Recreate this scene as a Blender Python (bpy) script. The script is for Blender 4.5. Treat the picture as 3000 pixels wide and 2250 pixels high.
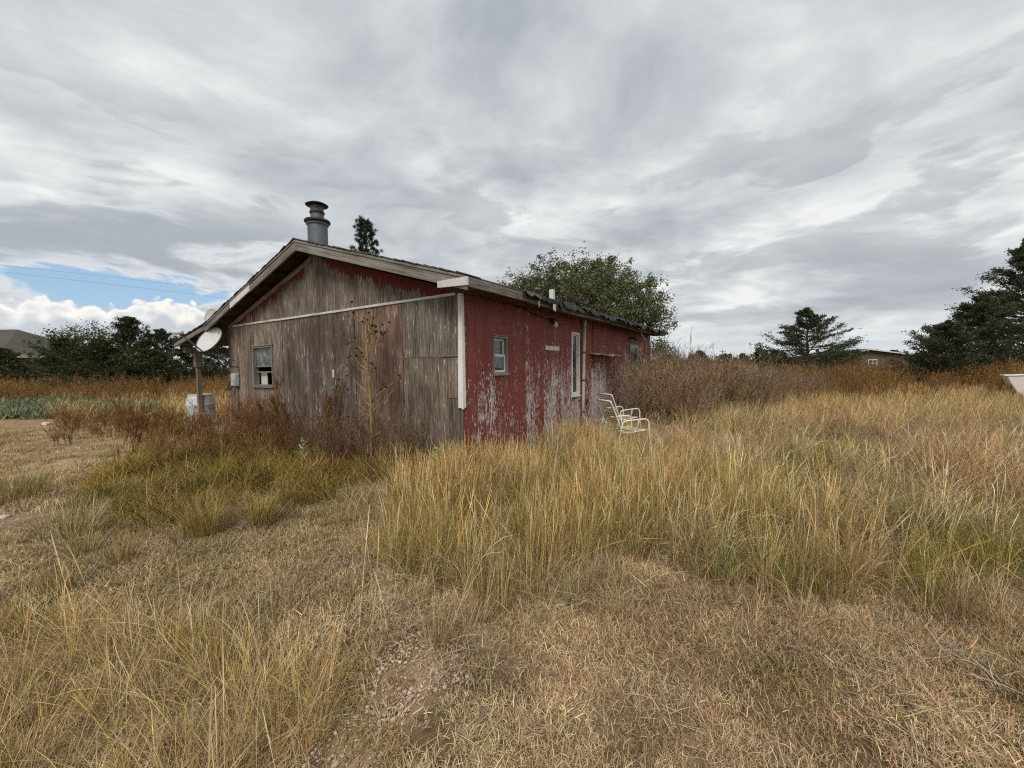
import bpy, math, random
import numpy as np
from mathutils import Vector, Matrix

for o in list(bpy.data.objects):
    bpy.data.objects.remove(o, do_unlink=True)
SC = bpy.context.scene
COL = SC.collection
rng = np.random.default_rng(7)
random.seed(7)

# ------------------------------------------------------------------ camera
PITCH, ROLL, FPX = -0.0415, -0.0138, 1182.24
cam_d = bpy.data.cameras.new('camera')
cam_d.sensor_width = 36.0
cam_d.lens = FPX / 3000 * 36.0
cam_d.clip_start = 0.05
cam_d.clip_end = 3000
cam = bpy.data.objects.new('camera', cam_d)
COL.objects.link(cam)
_R = Vector((1, 0, 0))
_U = Vector((0, -math.sin(PITCH), math.cos(PITCH)))
_F = Vector((0, math.cos(PITCH), math.sin(PITCH)))
_r = _R * math.cos(ROLL) + _U * math.sin(ROLL)
_u = -_R * math.sin(ROLL) + _U * math.cos(ROLL)
cam.matrix_world = Matrix(((_r.x, _u.x, -_F.x, 0), (_r.y, _u.y, -_F.y, 0), (_r.z, _u.z, -_F.z, 1.6), (0, 0, 0, 1)))
SC.camera = cam

# ------------------------------------------------------------------ node helper
class NT:
    dim = '3D'
    def __init__(s, tree):
        s.t = tree
        s.n = tree.nodes
        s.l = tree.links
    def node(s, typ, **kw):
        n = s.n.new(typ)
        for k, v in kw.items():
            setattr(n, k, v)
        return n
    def put(s, sock, v):
        if hasattr(v, 'is_output') or isinstance(v, bpy.types.NodeSocket):
            s.l.new(v, sock)
        else:
            if isinstance(v, (tuple, list)) and sock.type == 'RGBA' and len(v) == 3:
                v = (*v, 1)
            sock.default_value = v
    def m(s, op, a, b=0.0, c=None, clamp=False):
        n = s.node('ShaderNodeMath', operation=op, use_clamp=clamp)
        s.put(n.inputs[0], a); s.put(n.inputs[1], b)
        if c is not None: s.put(n.inputs[2], c)
        return n.outputs[0]
    def vm(s, op, a, b):
        n = s.node('ShaderNodeVectorMath', operation=op)
        s.put(n.inputs[0], a); s.put(n.inputs[1], b)
        return n.outputs[0]
    def noise(s, vec, scale=1.0, detail=4.0, rough=0.55, dist=0.0, color=False):
        n = s.node('ShaderNodeTexNoise', noise_dimensions=s.dim)
        s.put(n.inputs['Vector'], vec); s.put(n.inputs['Scale'], scale); s.put(n.inputs['Detail'], detail)
        s.put(n.inputs['Roughness'], rough); s.put(n.inputs['Distortion'], dist)
        return n.outputs['Color' if color else 'Fac']
    def voro(s, vec, scale, feature='F1', smooth=None, out='Distance'):
        n = s.node('ShaderNodeTexVoronoi', feature=feature, voronoi_dimensions=s.dim)
        s.put(n.inputs['Vector'], vec); s.put(n.inputs['Scale'], scale)
        if smooth is not None: s.put(n.inputs['Smoothness'], smooth)
        return n.outputs[out]
    def sep(s, v):
        n = s.node('ShaderNodeSeparateXYZ'); s.put(n.inputs[0], v); return n.outputs
    def comb(s, x=0.0, y=0.0, z=0.0):
        n = s.node('ShaderNodeCombineXYZ')
        for i, v in enumerate((x, y, z)): s.put(n.inputs[i], v)
        return n.outputs[0]
    def mix(s, fac, a, b, blend='MIX'):
        n = s.node('ShaderNodeMix', data_type='RGBA', blend_type=blend)
        s.put(n.inputs['Factor'], fac)
        s.put(n.inputs[6], a); s.put(n.inputs[7], b)
        return n.outputs[2]
    def ss(s, v, lo, hi, to0=0.0, to1=1.0):
        n = s.node('ShaderNodeMapRange', interpolation_type='SMOOTHSTEP')
        s.put(n.inputs['Value'], v); s.put(n.inputs['From Min'], lo); s.put(n.inputs['From Max'], hi)
        s.put(n.inputs['To Min'], to0); s.put(n.inputs['To Max'], to1)
        return n.outputs['Result']
    def ramp(s, fac, stops):
        n = s.node('ShaderNodeValToRGB')
        e = n.color_ramp.elements
        while len(e) < len(stops): e.new(0.5)
        for el, (p, c) in zip(e, stops):
            el.position = p; el.color = (*c, 1) if len(c) == 3 else c
        s.put(n.inputs[0], fac)
        return n.outputs[0]

# ------------------------------------------------------------------ world: overcast sky with a blue gap low on one side
SUN_EL, SUN_AZ = math.radians(50), math.radians(-168)      # azimuth from +Y, clockwise
world = bpy.data.worlds.new('World')
SC.world = world
world.use_nodes = True
W = NT(world.node_tree)
W.n.clear()
W.dim = '2D'
world.cycles.sampling_method = 'MANUAL'
world.cycles.sample_map_resolution = 256
sky = W.node('ShaderNodeTexSky', sky_type='NISHITA')
sky.sun_disc = False
sky.sun_elevation = SUN_EL
sky.sun_rotation = SUN_AZ
sky.air_density = 1.0; sky.dust_density = 0.6; sky.ozone_density = 1.5
dirv = W.node('ShaderNodeTexCoord').outputs['Generated']
dx, dy, dz = W.sep(dirv)
zc = W.m('MAXIMUM', dz, 0.0)
den = W.m('ADD', zc, 0.16)
px = W.m('DIVIDE', dx, den); py = W.m('DIVIDE', dy, den)
plane = W.comb(px, py, 0.0)
rotn = W.node('ShaderNodeMapping'); rotn.inputs['Rotation'].default_value = (0, 0, math.radians(-32)); rotn.inputs['Scale'].default_value = (1.15, 1.3, 1)
W.l.new(plane, rotn.inputs['Vector'])
pr = rotn.outputs[0]
az = W.m('ARCTAN2', dx, dy)
# broad streaky stratocumulus deck
warp = W.noise(pr, 0.9, 1, 0.5, color=True)
prw = W.vm('ADD', pr, W.vm('MULTIPLY', W.vm('SUBTRACT', warp, (0.5, 0.5, 0.5)), (0.42, 0.42, 0.0)))
big = W.noise(W.vm('ADD', prw, (3.1, 7.7, 0.0)), 0.75, 2, 0.5)
mid = W.noise(W.vm('ADD', prw, (11.3, 2.9, 0.0)), 1.9, 6, 0.56)
deckv = W.m('ADD', W.m('MULTIPLY', big, 0.50), W.m('MULTIPLY', mid, 0.50))
deck = W.ramp(deckv, [(0.35, (0.262, 0.285, 0.308)), (0.45, (0.335, 0.358, 0.378)), (0.53, (0.405, 0.426, 0.438)), (0.64, (0.54, 0.555, 0.548))])
# low detached dark scud nearer the horizon, stretched flat
el = W.m('ARCSINE', dz)
scv = W.comb(W.m('MULTIPLY', az, 3.2), W.m('MULTIPLY', el, 11.0), 0.0)
sc1 = W.noise(W.vm('ADD', scv, (4.4, 1.7, 0.0)), 1.1, 6, 0.55, 0.3)
scm = W.m('MULTIPLY', W.ss(sc1, 0.50, 0.62), W.m('MULTIPLY', W.ss(el, 0.03, 0.09), W.ss(el, 0.60, 0.34)))
sky1 = W.mix(W.m('MULTIPLY', scm, 0.62), deck, (0.258, 0.278, 0.302))
# pale brightening toward the horizon, as distance closes the deck
hz = W.ss(el, 0.13, 0.0)
sky1 = W.mix(W.m('MULTIPLY', hz, 0.75), sky1, (0.46, 0.49, 0.50))
# clear gap
gapn = W.noise(W.vm('ADD', scv, (8.70, 3.3, 0.0)), 1.5, 5, 0.5, 0.2)
bandaz = W.m('MULTIPLY', W.ss(az, -0.42, -0.62), W.ss(az, -1.75, -1.25))
bandel = W.m('MULTIPLY', W.ss(el, 0.02, 0.06), W.ss(el, 0.235, 0.165))
gap = W.ss(W.m('ADD', W.m('MULTIPLY', bandaz, bandel), W.m('MULTIPLY', W.m('SUBTRACT', gapn, 0.5), 2.3)), 0.52, 0.72)
gap = W.m('MULTIPLY', gap, W.m('MULTIPLY', W.ss(az, -0.36, -0.5), W.ss(el, 0.26, 0.2)))
rim = W.m('MULTIPLY', W.ss(W.m('ADD', W.m('MULTIPLY', bandaz, bandel), W.m('MULTIPLY', W.m('SUBTRACT', gapn, 0.5), 2.3)), 0.2, 0.55), W.m('MULTIPLY', W.ss(az, -0.30, -0.5), W.ss(el, 0.28, 0.2)))
sky2 = W.mix(W.m('MULTIPLY', rim, 0.75), sky1, (0.54, 0.54, 0.53))
blue = W.vm('MULTIPLY', sky.outputs[0], (0.09, 0.09, 0.09))
bluec = W.mix(0.55, blue, (0.20, 0.31, 0.43))
sky3 = W.mix(gap, sky2, bluec)
# grey broken clouds drifting across the gap, with bright edges
brv = W.comb(W.m('MULTIPLY', az, 4.2), W.m('MULTIPLY', el, 15.0), 0.0)
brn = W.noise(W.vm('ADD', brv, (1.68, 8.4, 0.0)), 1.0, 6, 0.55, 0.25)
brn = W.m('ADD', brn, W.ss(el, 0.14, 0.24, 0.0, 0.14))
brk = W.m('MULTIPLY', W.ss(brn, 0.44, 0.52), W.m('MULTIPLY', W.ss(az, -0.30, -0.52), W.m('MULTIPLY', W.ss(el, 0.06, 0.09), W.ss(el, 0.36, 0.24))))
brc = W.ramp(W.ss(brn, 0.46, 0.68), [(0.0, (0.50, 0.505, 0.51)), (0.4, (0.39, 0.41, 0.43)), (1.0, (0.255, 0.277, 0.305))])
sky3 = W.mix(W.m('MULTIPLY', brk, 0.92), sky3, brc)
# far cumulus bank with bright sunlit heads
cvec = W.comb(W.m('MULTIPLY', az, 1.0), W.m('MULTIPLY', el, 1.25), 0.0)
cw = W.vm('ADD', cvec, W.vm('MULTIPLY', W.vm('SUBTRACT', W.noise(cvec, 22, 4, 0.6, color=True), (0.5, 0.5, 0.5)), (0.024, 0.024, 0.0)))
puff = W.voro(cw, 17.0, 'SMOOTH_F1', 0.35)
puff2 = W.voro(cw, 42.0, 'SMOOTH_F1', 0.3)
topn = W.noise(W.comb(W.m('MULTIPLY', az, 4.0), 0.0, 0.0), 1.6, 3, 0.5)
top = W.m('ADD', 0.055, W.m('MULTIPLY', topn, 0.115))
dens = W.m('SUBTRACT', W.m('ADD', top, W.m('SUBTRACT', 0.022, W.m('ADD', W.m('MULTIPLY', puff, 0.018), W.m('MULTIPLY', puff2, 0.027)))), el)
cum = W.m('MULTIPLY', W.ss(dens, -0.001, 0.007), W.m('MULTIPLY', W.ss(az, -0.40, -0.55), W.ss(el, -0.01, 0.01)))
shade = W.ss(dens, 0.0, 0.055)
shn = W.noise(cw, 26.0, 4, 0.6)
cumc = W.ramp(W.m('ADD', shade, W.m('MULTIPLY', W.m('SUBTRACT', shn, 0.5), 0.9)), [(0.0, (0.62, 0.60, 0.56)), (0.3, (0.50, 0.51, 0.51)), (0.7, (0.36, 0.39, 0.42))])
sky4 = W.mix(cum, sky3, cumc)
def background(c):
    n = W.node('ShaderNodeBackground')
    W.put(n.inputs['Color'], c)
    n.inputs['Strength'].default_value = 1.0
    return n.outputs[0]
def mixs(f, a, b):
    n = W.node('ShaderNodeMixShader')
    W.put(n.inputs[0], f); W.l.new(a, n.inputs[1]); W.l.new(b, n.inputs[2])
    return n.outputs[0]
is_low = W.m('LESS_THAN', dz, 0.58)
is_gapside = W.m('LESS_THAN', az, -0.27)
wo = W.node('ShaderNodeOutputWorld')
W.l.new(mixs(is_low, background(deck), mixs(is_gapside, background(sky1), background(sky4))), wo.inputs['Surface'])

sun_d = bpy.data.lights.new('sun', 'SUN')
sun_d.energy = 1.5
sun_d.angle = math.radians(24)
sun_d.color = (1.0, 0.93, 0.82)
sun = bpy.data.objects.new('sun', sun_d)
COL.objects.link(sun)
_sd = Vector((math.sin(SUN_AZ) * math.cos(SUN_EL), math.cos(SUN_AZ) * math.cos(SUN_EL), math.sin(SUN_EL)))
sun.rotation_euler = _sd.to_track_quat('Z', 'Y').to_euler()

SC.view_settings.view_transform = 'Standard'
SC.view_settings.look = 'None'
SC.view_settings.gamma = 1.0
SC.view_settings.use_curve_mapping = False
SC.view_settings.exposure = 0.70
SC.render.engine = 'CYCLES'
SC.cycles.max_bounces = 6
SC.cycles.diffuse_bounces = 2
SC.cycles.glossy_bounces = 3
SC.cycles.transparent_max_bounces = 8
SC.cycles.transmission_bounces = 3
SC.cycles.use_denoising = False
SC.cycles.denoiser = 'OPENIMAGEDENOISE'
SC.cycles.use_adaptive_sampling = True
SC.cycles.adaptive_threshold = 0.02
SC.cycles.filter_width = 1.2

# ------------------------------------------------------------------ mesh helpers
class MB:
    def __init__(s):
        s.v = []; s.f = []; s.sm = []
    def add(s, vs, fs, smooth=False):
        o = len(s.v)
        s.v += [tuple(map(float, p)) for p in vs]
        s.f += [tuple(i + o for i in f) for f in fs]
        s.sm += [smooth] * len(fs)
        return s
    def box(s, x0, x1, y0, y1, z0, z1):
        return s.hexa([(x0, y0, z0), (x1, y0, z0), (x1, y1, z0), (x0, y1, z0), (x0, y0, z1), (x1, y0, z1), (x1, y1, z1), (x0, y1, z1)])
    def hexa(s, p):
        return s.add(p, [(0, 3, 2, 1), (4, 5, 6, 7), (0, 1, 5, 4), (1, 2, 6, 5), (2, 3, 7, 6), (3, 0, 4, 7)])
    def prism(s, poly, axis, a0, a1):
        # poly: 2-D points in the two other axes (order kept x<y<z), extruded along axis
        n = len(poly)
        def P(p, a):
            return {0: (a, p[0], p[1]), 1: (p[0], a, p[1]), 2: (p[0], p[1], a)}[axis]
        vs = [P(p, a0) for p in poly] + [P(p, a1) for p in poly]
        fs = [tuple(range(n - 1, -1, -1)), tuple(range(n, 2 * n))]
        fs += [(i, (i + 1) % n, n + (i + 1) % n, n + i) for i in range(n)]
        return s.add(vs, fs)
    def tube(s, pts, r, n=10, caps=True, closed=False):
        pts = [Vector(p) for p in pts]
        m = len(pts)
        rr = r if isinstance(r, (list, tuple)) else [r] * m
        vs = []; fs = []
        prev = None
        for i, p in enumerate(pts):
            if closed:
                t = pts[(i + 1) % m] - pts[i - 1]
            else:
                t = pts[min(i + 1, m - 1)] - pts[max(i - 1, 0)]
            t = t.normalized() if t.length > 1e-9 else Vector((0, 0, 1))
            if prev is None:
                a = Vector((0, 0, 1)) if abs(t.z) < 0.9 else Vector((1, 0, 0))
                e1 = t.cross(a).normalized()
            else:
                e1 = (prev - t * prev.dot(t)).normalized()
            prev = e1
            e2 = t.cross(e1)
            for k in range(n):
                an = 2 * math.pi * k / n
                vs.append(p + (e1 * math.cos(an) + e2 * math.sin(an)) * rr[i])
        for i in range(m if closed else m - 1):
            j = (i + 1) % m
            for k in range(n):
                fs.append((i * n + k, i * n + (k + 1) % n, j * n + (k + 1) % n, j * n + k))
        s.add(vs, fs, True)
        if caps and not closed:
            o = len(s.v) - m * n
            s.f += [tuple(o + k for k in range(n - 1, -1, -1)), tuple(o + (m - 1) * n + k for k in range(n))]
            s.sm += [False, False]
        return s
    def lathe(s, prof, n=24, c=(0, 0, 0), smooth=True):
        vs = []; fs = []
        for r, z in prof:
            for k in range(n):
                a = 2 * math.pi * k / n
                vs.append((c[0] + r * math.cos(a), c[1] + r * math.sin(a), c[2] + z))
        for i in range(len(prof) - 1):
            for k in range(n):
                fs.append((i * n + k, i * n + (k + 1) % n, (i + 1) * n + (k + 1) % n, (i + 1) * n + k))
        return s.add(vs, fs, smooth)
    def mesh(s, name):
        me = bpy.data.meshes.new(name)
        me.from_pydata(s.v, [], s.f)
        me.polygons.foreach_set('use_smooth', s.sm)
        me.update()
        return me
    def build(s, name, mat, parent=None, bevel=0.0, color=None):
        return obj(name, s.mesh(name), mat, parent, bevel, color)

def obj(name, me, mat=None, parent=None, bevel=0.0, color=None):
    o = bpy.data.objects.new(name, me)
    COL.objects.link(o)
    if mat is not None and me is not None and len(me.materials) == 0: me.materials.append(mat)
    if parent is not None: o.parent = parent
    if color is not None: o.color = (*color, 1)
    if bevel > 0:
        b = o.modifiers.new('bevel', 'BEVEL'); b.width = bevel; b.segments = 1; b.limit_method = 'ANGLE'
    return o

def tag(o, label=None, cat=None, group=None, kind=None):
    if label: o['label'] = label
    if cat: o['category'] = cat
    if group: o['group'] = group
    if kind: o['kind'] = kind
    return o

def thing(name, loc, rz=0.0, label=None, cat=None, group=None):
    o = bpy.data.objects.new(name, None)
    COL.objects.link(o)
    o.empty_display_size = 0.2
    o.location = loc; o.rotation_euler = (0, 0, rz)
    return tag(o, label, cat, group)

# ------------------------------------------------------------------ materials
def new_mat(name):
    m = bpy.data.materials.new(name)
    m.use_nodes = True
    t = NT(m.node_tree)
    b = m.node_tree.nodes['Principled BSDF']
    return m, t, b

def simple(name, col, rough=0.7, metal=0.0, var=0.25, scale=9.0, bump=0.15, stretch=(1, 1, 1), spec=0.3):
    m, t, b = new_mat(name)
    co = t.vm('MULTIPLY', t.node('ShaderNodeTexCoord').outputs['Object'], stretch)
    n1 = t.noise(co, scale, 6, 0.62)
    n2 = t.noise(co, scale * 7, 4, 0.6)
    k = t.m('ADD', t.m('MULTIPLY', n1, 0.65), t.m('MULTIPLY', n2, 0.35))
    lo = tuple(c * (1 - var) for c in col); hi = tuple(min(1, c * (1 + var)) for c in col)
    c = t.ramp(k, [(0.32, lo), (0.68, hi)])
    t.put(b.inputs['Base Color'], c)
    b.inputs['Roughness'].default_value = rough
    b.inputs['Metallic'].default_value = metal
    b.inputs['Specular IOR Level'].default_value = spec
    if bump:
        bn = t.node('ShaderNodeBump'); bn.inputs['Strength'].default_value = bump; bn.inputs['Distance'].default_value = 0.01
        t.put(bn.inputs['Height'], k)
        t.put(b.inputs['Normal'], bn.outputs[0])
    return m

def wood_grey(name, axis, base=(0.20, 0.175, 0.15), light=(0.36, 0.335, 0.30), dark=(0.075, 0.062, 0.052), rotx=0.0):
    # bare weathered board, grain along one axis
    m, t, b = new_mat(name)
    co = t.node('ShaderNodeTexCoord').outputs['Object']
    if rotx:
        mp = t.node('ShaderNodeMapping'); mp.inputs['Rotation'].default_value = (rotx, 0, 0)
        t.put(mp.inputs['Vector'], co); co = mp.outputs[0]
    sc = {'x': (1.2, 26, 26), 'y': (26, 1.2, 26), 'z': (26, 26, 1.2)}[axis]
    sf = {'x': (4, 110, 110), 'y': (110, 4, 110), 'z': (110, 110, 4)}[axis]
    a = t.noise(t.vm('MULTIPLY', co, sc), 1.0, 5, 0.6, 0.4)
    f = t.noise(t.vm('MULTIPLY', co, sf), 1.0, 3, 0.6)
    big = t.noise(co, 1.7, 3, 0.5)
    k = t.m('ADD', t.m('ADD', t.m('MULTIPLY', a, 0.45), t.m('MULTIPLY', f, 0.3)), t.m('MULTIPLY', big, 0.25))
    c = t.ramp(k, [(0.36, dark), (0.47, base), (0.62, light)])
    knot = t.ss(t.noise(co, 7.0, 2, 0.5), 0.73, 0.78)
    c = t.mix(knot, c, (0.05, 0.04, 0.033))
    t.put(b.inputs['Base Color'], c)
    b.inputs['Roughness'].default_value = 0.9
    b.inputs['Specular IOR Level'].default_value = 0.15
    bn = t.node('ShaderNodeBump'); bn.inputs['Strength'].default_value = 0.5; bn.inputs['Distance'].default_value = 0.006
    t.put(bn.inputs['Height'], k); t.put(b.inputs['Normal'], bn.outputs[0])
    return m

RED = (0.165, 0.034, 0.026)
def roofline(t, y):
    # underside height of the rake over the gable, from the plan of the house
    return t.m('SUBTRACT', 3.80, t.m('MULTIPLY', t.m('ABSOLUTE', t.m('SUBTRACT', y, 3.65)), 0.30))

def mat_gable(name, upper):
    # weathered plywood siding, paint long gone except under the rake
    m, t, b = new_mat(name)
    co = t.node('ShaderNodeTexCoord').outputs['Object']
    oc = t.node('ShaderNodeObjectInfo')
    x, y, z = t.sep(co)
    off = t.m('MULTIPLY', oc.outputs['Random'], 31.0)
    yo = t.m('ADD', y, off)
    v1 = t.comb(t.m('MULTIPLY', yo, 7.5), 0.0, t.m('MULTIPLY', z, 0.55))
    v2 = t.comb(t.m('MULTIPLY', yo, 26.0), 0.0, t.m('MULTIPLY', z, 1.7))
    v3 = t.comb(t.m('MULTIPLY', yo, 95.0), 0.0, t.m('MULTIPLY', z, 5.0))
    v4 = t.comb(t.m('MULTIPLY', yo, 2.0), 0.0, t.m('MULTIPLY', z, 1.1))
    n1 = t.noise(v1, 1, 6, 0.6, 0.5); n2 = t.noise(v2, 1, 5, 0.62, 0.8); n3 = t.noise(v3, 1, 3, 0.6); n4 = t.noise(v4, 1, 4, 0.55)
    k = t.m('ADD', t.m('ADD', t.m('MULTIPLY', n1, 0.22), t.m('MULTIPLY', n2, 0.28)), t.m('ADD', t.m('MULTIPLY', n3, 0.24), t.m('MULTIPLY', n4, 0.26)))
    c = t.ramp(k, [(0.39, (0.042, 0.036, 0.032)), (0.465, (0.112, 0.096, 0.084)), (0.53, (0.185, 0.164, 0.146)), (0.61, (0.33, 0.305, 0.275))])
    c = t.mix(1.0, c, oc.outputs['Color'], 'MULTIPLY')
    # cathedral grain of rotary-cut veneer
    wv = t.node('ShaderNodeTexWave', wave_type='BANDS', bands_direction='X')
    t.put(wv.inputs['Vector'], t.comb(t.m('MULTIPLY', yo, 4.0), 0.0, t.m('MULTIPLY', z, 0.35)))
    wv.inputs['Scale'].default_value = 2.2; wv.inputs['Distortion'].default_value = 9.0; wv.inputs['Detail'].default_value = 3.0; wv.inputs['Detail Scale'].default_value = 1.2
    c = t.mix(0.42, c, t.mix(wv.outputs['Fac'], (0.25, 0.22, 0.20), (0.80, 0.78, 0.75)), 'SOFT_LIGHT')
    # pale lifted flecks
    fl = t.noise(t.comb(t.m('MULTIPLY', yo, 30.0), 0.0, t.m('MULTIPLY', z, 4.6)), 1, 5, 0.6, 0.3)
    flm = t.m('MULTIPLY', t.ss(fl, 0.575, 0.64), t.ss(n4, 0.40, 0.60))
    c = t.mix(t.m('MULTIPLY', flm, 0.85), c, (0.50, 0.47, 0.42))
    # dark water stains and holes
    st = t.ss(t.noise(t.comb(t.m('MULTIPLY', yo, 3.2), 1.7, t.m('MULTIPLY', z, 0.8)), 1, 5, 0.6), 0.56, 0.72)
    c = t.mix(t.m('MULTIPLY', st, 0.6), c, (0.060, 0.047, 0.042))
    hl = t.ss(t.noise(t.comb(t.m('MULTIPLY', yo, 7.0), 4.1, t.m('MULTIPLY', z, 3.3)), 1, 6, 0.65, 1.2), 0.69, 0.715)
    c = t.mix(t.m('MULTIPLY', hl, 0.85), c, (0.022, 0.016, 0.013))
    # remnants of the old red paint
    rr = t.ss(t.noise(t.comb(t.m('MULTIPLY', yo, 5.0), 9.3, t.m('MULTIPLY', z, 0.7)), 1, 6, 0.6), 0.63, 0.74)
    c = t.mix(t.m('MULTIPLY', rr, t.ss(z, 2.2, 1.0, 0.12, 0.45)), c, (0.17, 0.06, 0.042))
    h = t.m('MULTIPLY', k, 1.0)
    if upper:
        d = t.m('SUBTRACT', roofline(t, y), z)
        e1 = t.noise(t.comb(t.m('MULTIPLY', y, 16.0), 0.0, t.m('MULTIPLY', z, 1.8)), 1, 5, 0.65)
        e2 = t.noise(t.comb(t.m('MULTIPLY', y, 2.6), 3.0, 0.0), 1, 3, 0.5)
        e3 = t.noise(t.comb(t.m('MULTIPLY', y, 60.0), 0.0, t.m('MULTIPLY', z, 9.0)), 1, 3, 0.6)
        lim = t.m('ADD', t.m('ADD', t.m('MULTIPLY', t.m('SUBTRACT', e1, 0.5), 0.70), t.m('MULTIPLY', t.m('SUBTRACT', e2, 0.5), 0.42)), t.m('ADD', 0.20, t.m('MULTIPLY', t.m('SUBTRACT', e3, 0.5), 0.10)))
        peak = t.ss(t.m('ABSOLUTE', t.m('SUBTRACT', y, 3.55)), 0.1, 0.6, 0.26, 0.0)
        pm = t.ss(t.m('SUBTRACT', t.m('SUBTRACT', lim, peak), d), -0.004, 0.012)
        c = t.mix(pm, c, (0.125, 0.027, 0.023))
        h = t.m('ADD', h, t.m('MULTIPLY', pm, 0.5))
    t.put(b.inputs['Base Color'], c)
    b.inputs['Roughness'].default_value = 0.92
    b.inputs['Specular IOR Level'].default_value = 0.12
    bn = t.node('ShaderNodeBump'); bn.inputs['Strength'].default_value = 0.55; bn.inputs['Distance'].default_value = 0.012
    t.put(bn.inputs['Height'], h); t.put(b.inputs['Normal'], bn.outputs[0])
    return m

def mat_redwall():
    m, t, b = new_mat('peeling red siding paint')
    co = t.node('ShaderNodeTexCoord').outputs['Object']
    x, y, z = t.sep(co)
    big = t.noise(t.comb(t.m('MULTIPLY', x, 1.15), 2.0, t.m('MULTIPLY', z, 0.55)), 1, 3, 0.5)
    col_ = t.noise(t.comb(t.m('MULTIPLY', x, 4.6), 0.0, t.m('MULTIPLY', z, 0.5)), 1, 4, 0.55)
    fl1 = t.noise(t.comb(t.m('MULTIPLY', x, 21.0), 0.0, t.m('MULTIPLY', z, 6.5)), 1, 6, 0.7, 0.4)
    fl2 = t.noise(t.comb(t.m('MULTIPLY', x, 70.0), 5.0, t.m('MULTIPLY', z, 18.0)), 1, 4, 0.6)
    low = t.ss(z, 2.55, 0.55)
    far = t.ss(x, 0.3, 3.2)
    amt = t.m('ADD', t.m('ADD', t.m('MULTIPLY', low, t.m('ADD', 0.092, t.m('MULTIPLY', far, 0.095))), t.m('MULTIPLY', t.m('SUBTRACT', big, 0.5), 0.30)), t.m('MULTIPLY', t.m('SUBTRACT', col_, 0.5), 0.42))
    val = t.m('ADD', t.m('ADD', t.m('MULTIPLY', fl1, 0.80), t.m('MULTIPLY', fl2, 0.62)), t.m('SUBTRACT', amt, 0.21))
    peel = t.ss(val, 0.635, 0.675)
    peel2 = t.ss(val, 0.80, 0.88)
    rn = t.noise(t.comb(t.m('MULTIPLY', x, 3.0), 0.0, t.m('MULTIPLY', z, 1.2)), 1, 5, 0.6)
    rf = t.noise(t.comb(t.m('MULTIPLY', x, 60.0), 0.0, t.m('MULTIPLY', z, 7.0)), 1, 3, 0.6)
    red = t.ramp(t.m('ADD', t.m('MULTIPLY', rn, 0.6), t.m('MULTIPLY', rf, 0.4)), [(0.35, (0.150, 0.036, 0.029)), (0.52, (0.212, 0.055, 0.043)), (0.68, (0.275, 0.095, 0.074))])
    # bare primer / wood: mostly greyish white, brown in the deepest loss
    wn = t.noise(t.comb(t.m('MULTIPLY', x, 30.0), 8.0, t.m('MULTIPLY', z, 5.0)), 1, 4, 0.6)
    bare = t.ramp(wn, [(0.36, (0.24, 0.19, 0.17)), (0.48, (0.48, 0.43, 0.41)), (0.6, (0.66, 0.63, 0.61))])
    c = t.mix(peel, red, bare)
    c = t.mix(t.m('MULTIPLY', peel2, 0.35), c, (0.17, 0.125, 0.10))
    # shallow vertical grooves milled in the sheet every 0.2 m
    g = t.m('ABSOLUTE', t.m('SUBTRACT', t.m('FRACT', t.m('MULTIPLY', x, 4.918)), 0.5))
    gr = t.ss(g, 0.028, 0.018)
    c = t.mix(t.m('MULTIPLY', gr, 0.35), c, (0.06, 0.015, 0.012))
    t.put(b.inputs['Base Color'], c)
    t.put(b.inputs['Roughness'], t.m('ADD', 0.62, t.m('MULTIPLY', peel, 0.3)))
    b.inputs['Specular IOR Level'].default_value = 0.2
    h = t.m('ADD', t.m('MULTIPLY', peel, -0.35), t.m('ADD', t.m('MULTIPLY', gr, -0.6), t.m('MULTIPLY', rf, 0.25)))
    bn = t.node('ShaderNodeBump'); bn.inputs['Strength'].default_value = 0.6; bn.inputs['Distance'].default_value = 0.006
    t.put(bn.inputs['Height'], h); t.put(b.inputs['Normal'], bn.outputs[0])
    return m

def mat_whitepaint(name, col=(0.66, 0.65, 0.62), worn=0.5, axis='z'):
    m, t, b = new_mat(name)
    co = t.node('ShaderNodeTexCoord').outputs['Object']
    sc = {'x': (3, 22, 22), 'y': (22, 3, 22), 'z': (22, 22, 3)}[axis]
    a = t.noise(t.vm('MULTIPLY', co, sc), 1, 6, 0.65)
    d = t.noise(co, 2.5, 5, 0.6)
    w = t.ss(t.m('ADD', t.m('MULTIPLY', a, 0.7), t.m('MULTIPLY', d, 0.3)), 0.66 - 0.16 * worn, 0.72 - 0.14 * worn)
    c = t.mix(t.ss(d, 0.3, 0.7), tuple(k * 0.8 for k in col), col)
    c = t.mix(t.m('MULTIPLY', w, 0.9), c, (0.17, 0.14, 0.115))
    t.put(b.inputs['Base Color'], c)
    b.inputs['Roughness'].default_value = 0.7
    b.inputs['Specular IOR Level'].default_value = 0.2
    bn = t.node('ShaderNodeBump'); bn.inputs['Strength'].default_value = 0.3; bn.inputs['Distance'].default_value = 0.004
    t.put(bn.inputs['Height'], a); t.put(b.inputs['Normal'], bn.outputs[0])
    return m

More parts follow.
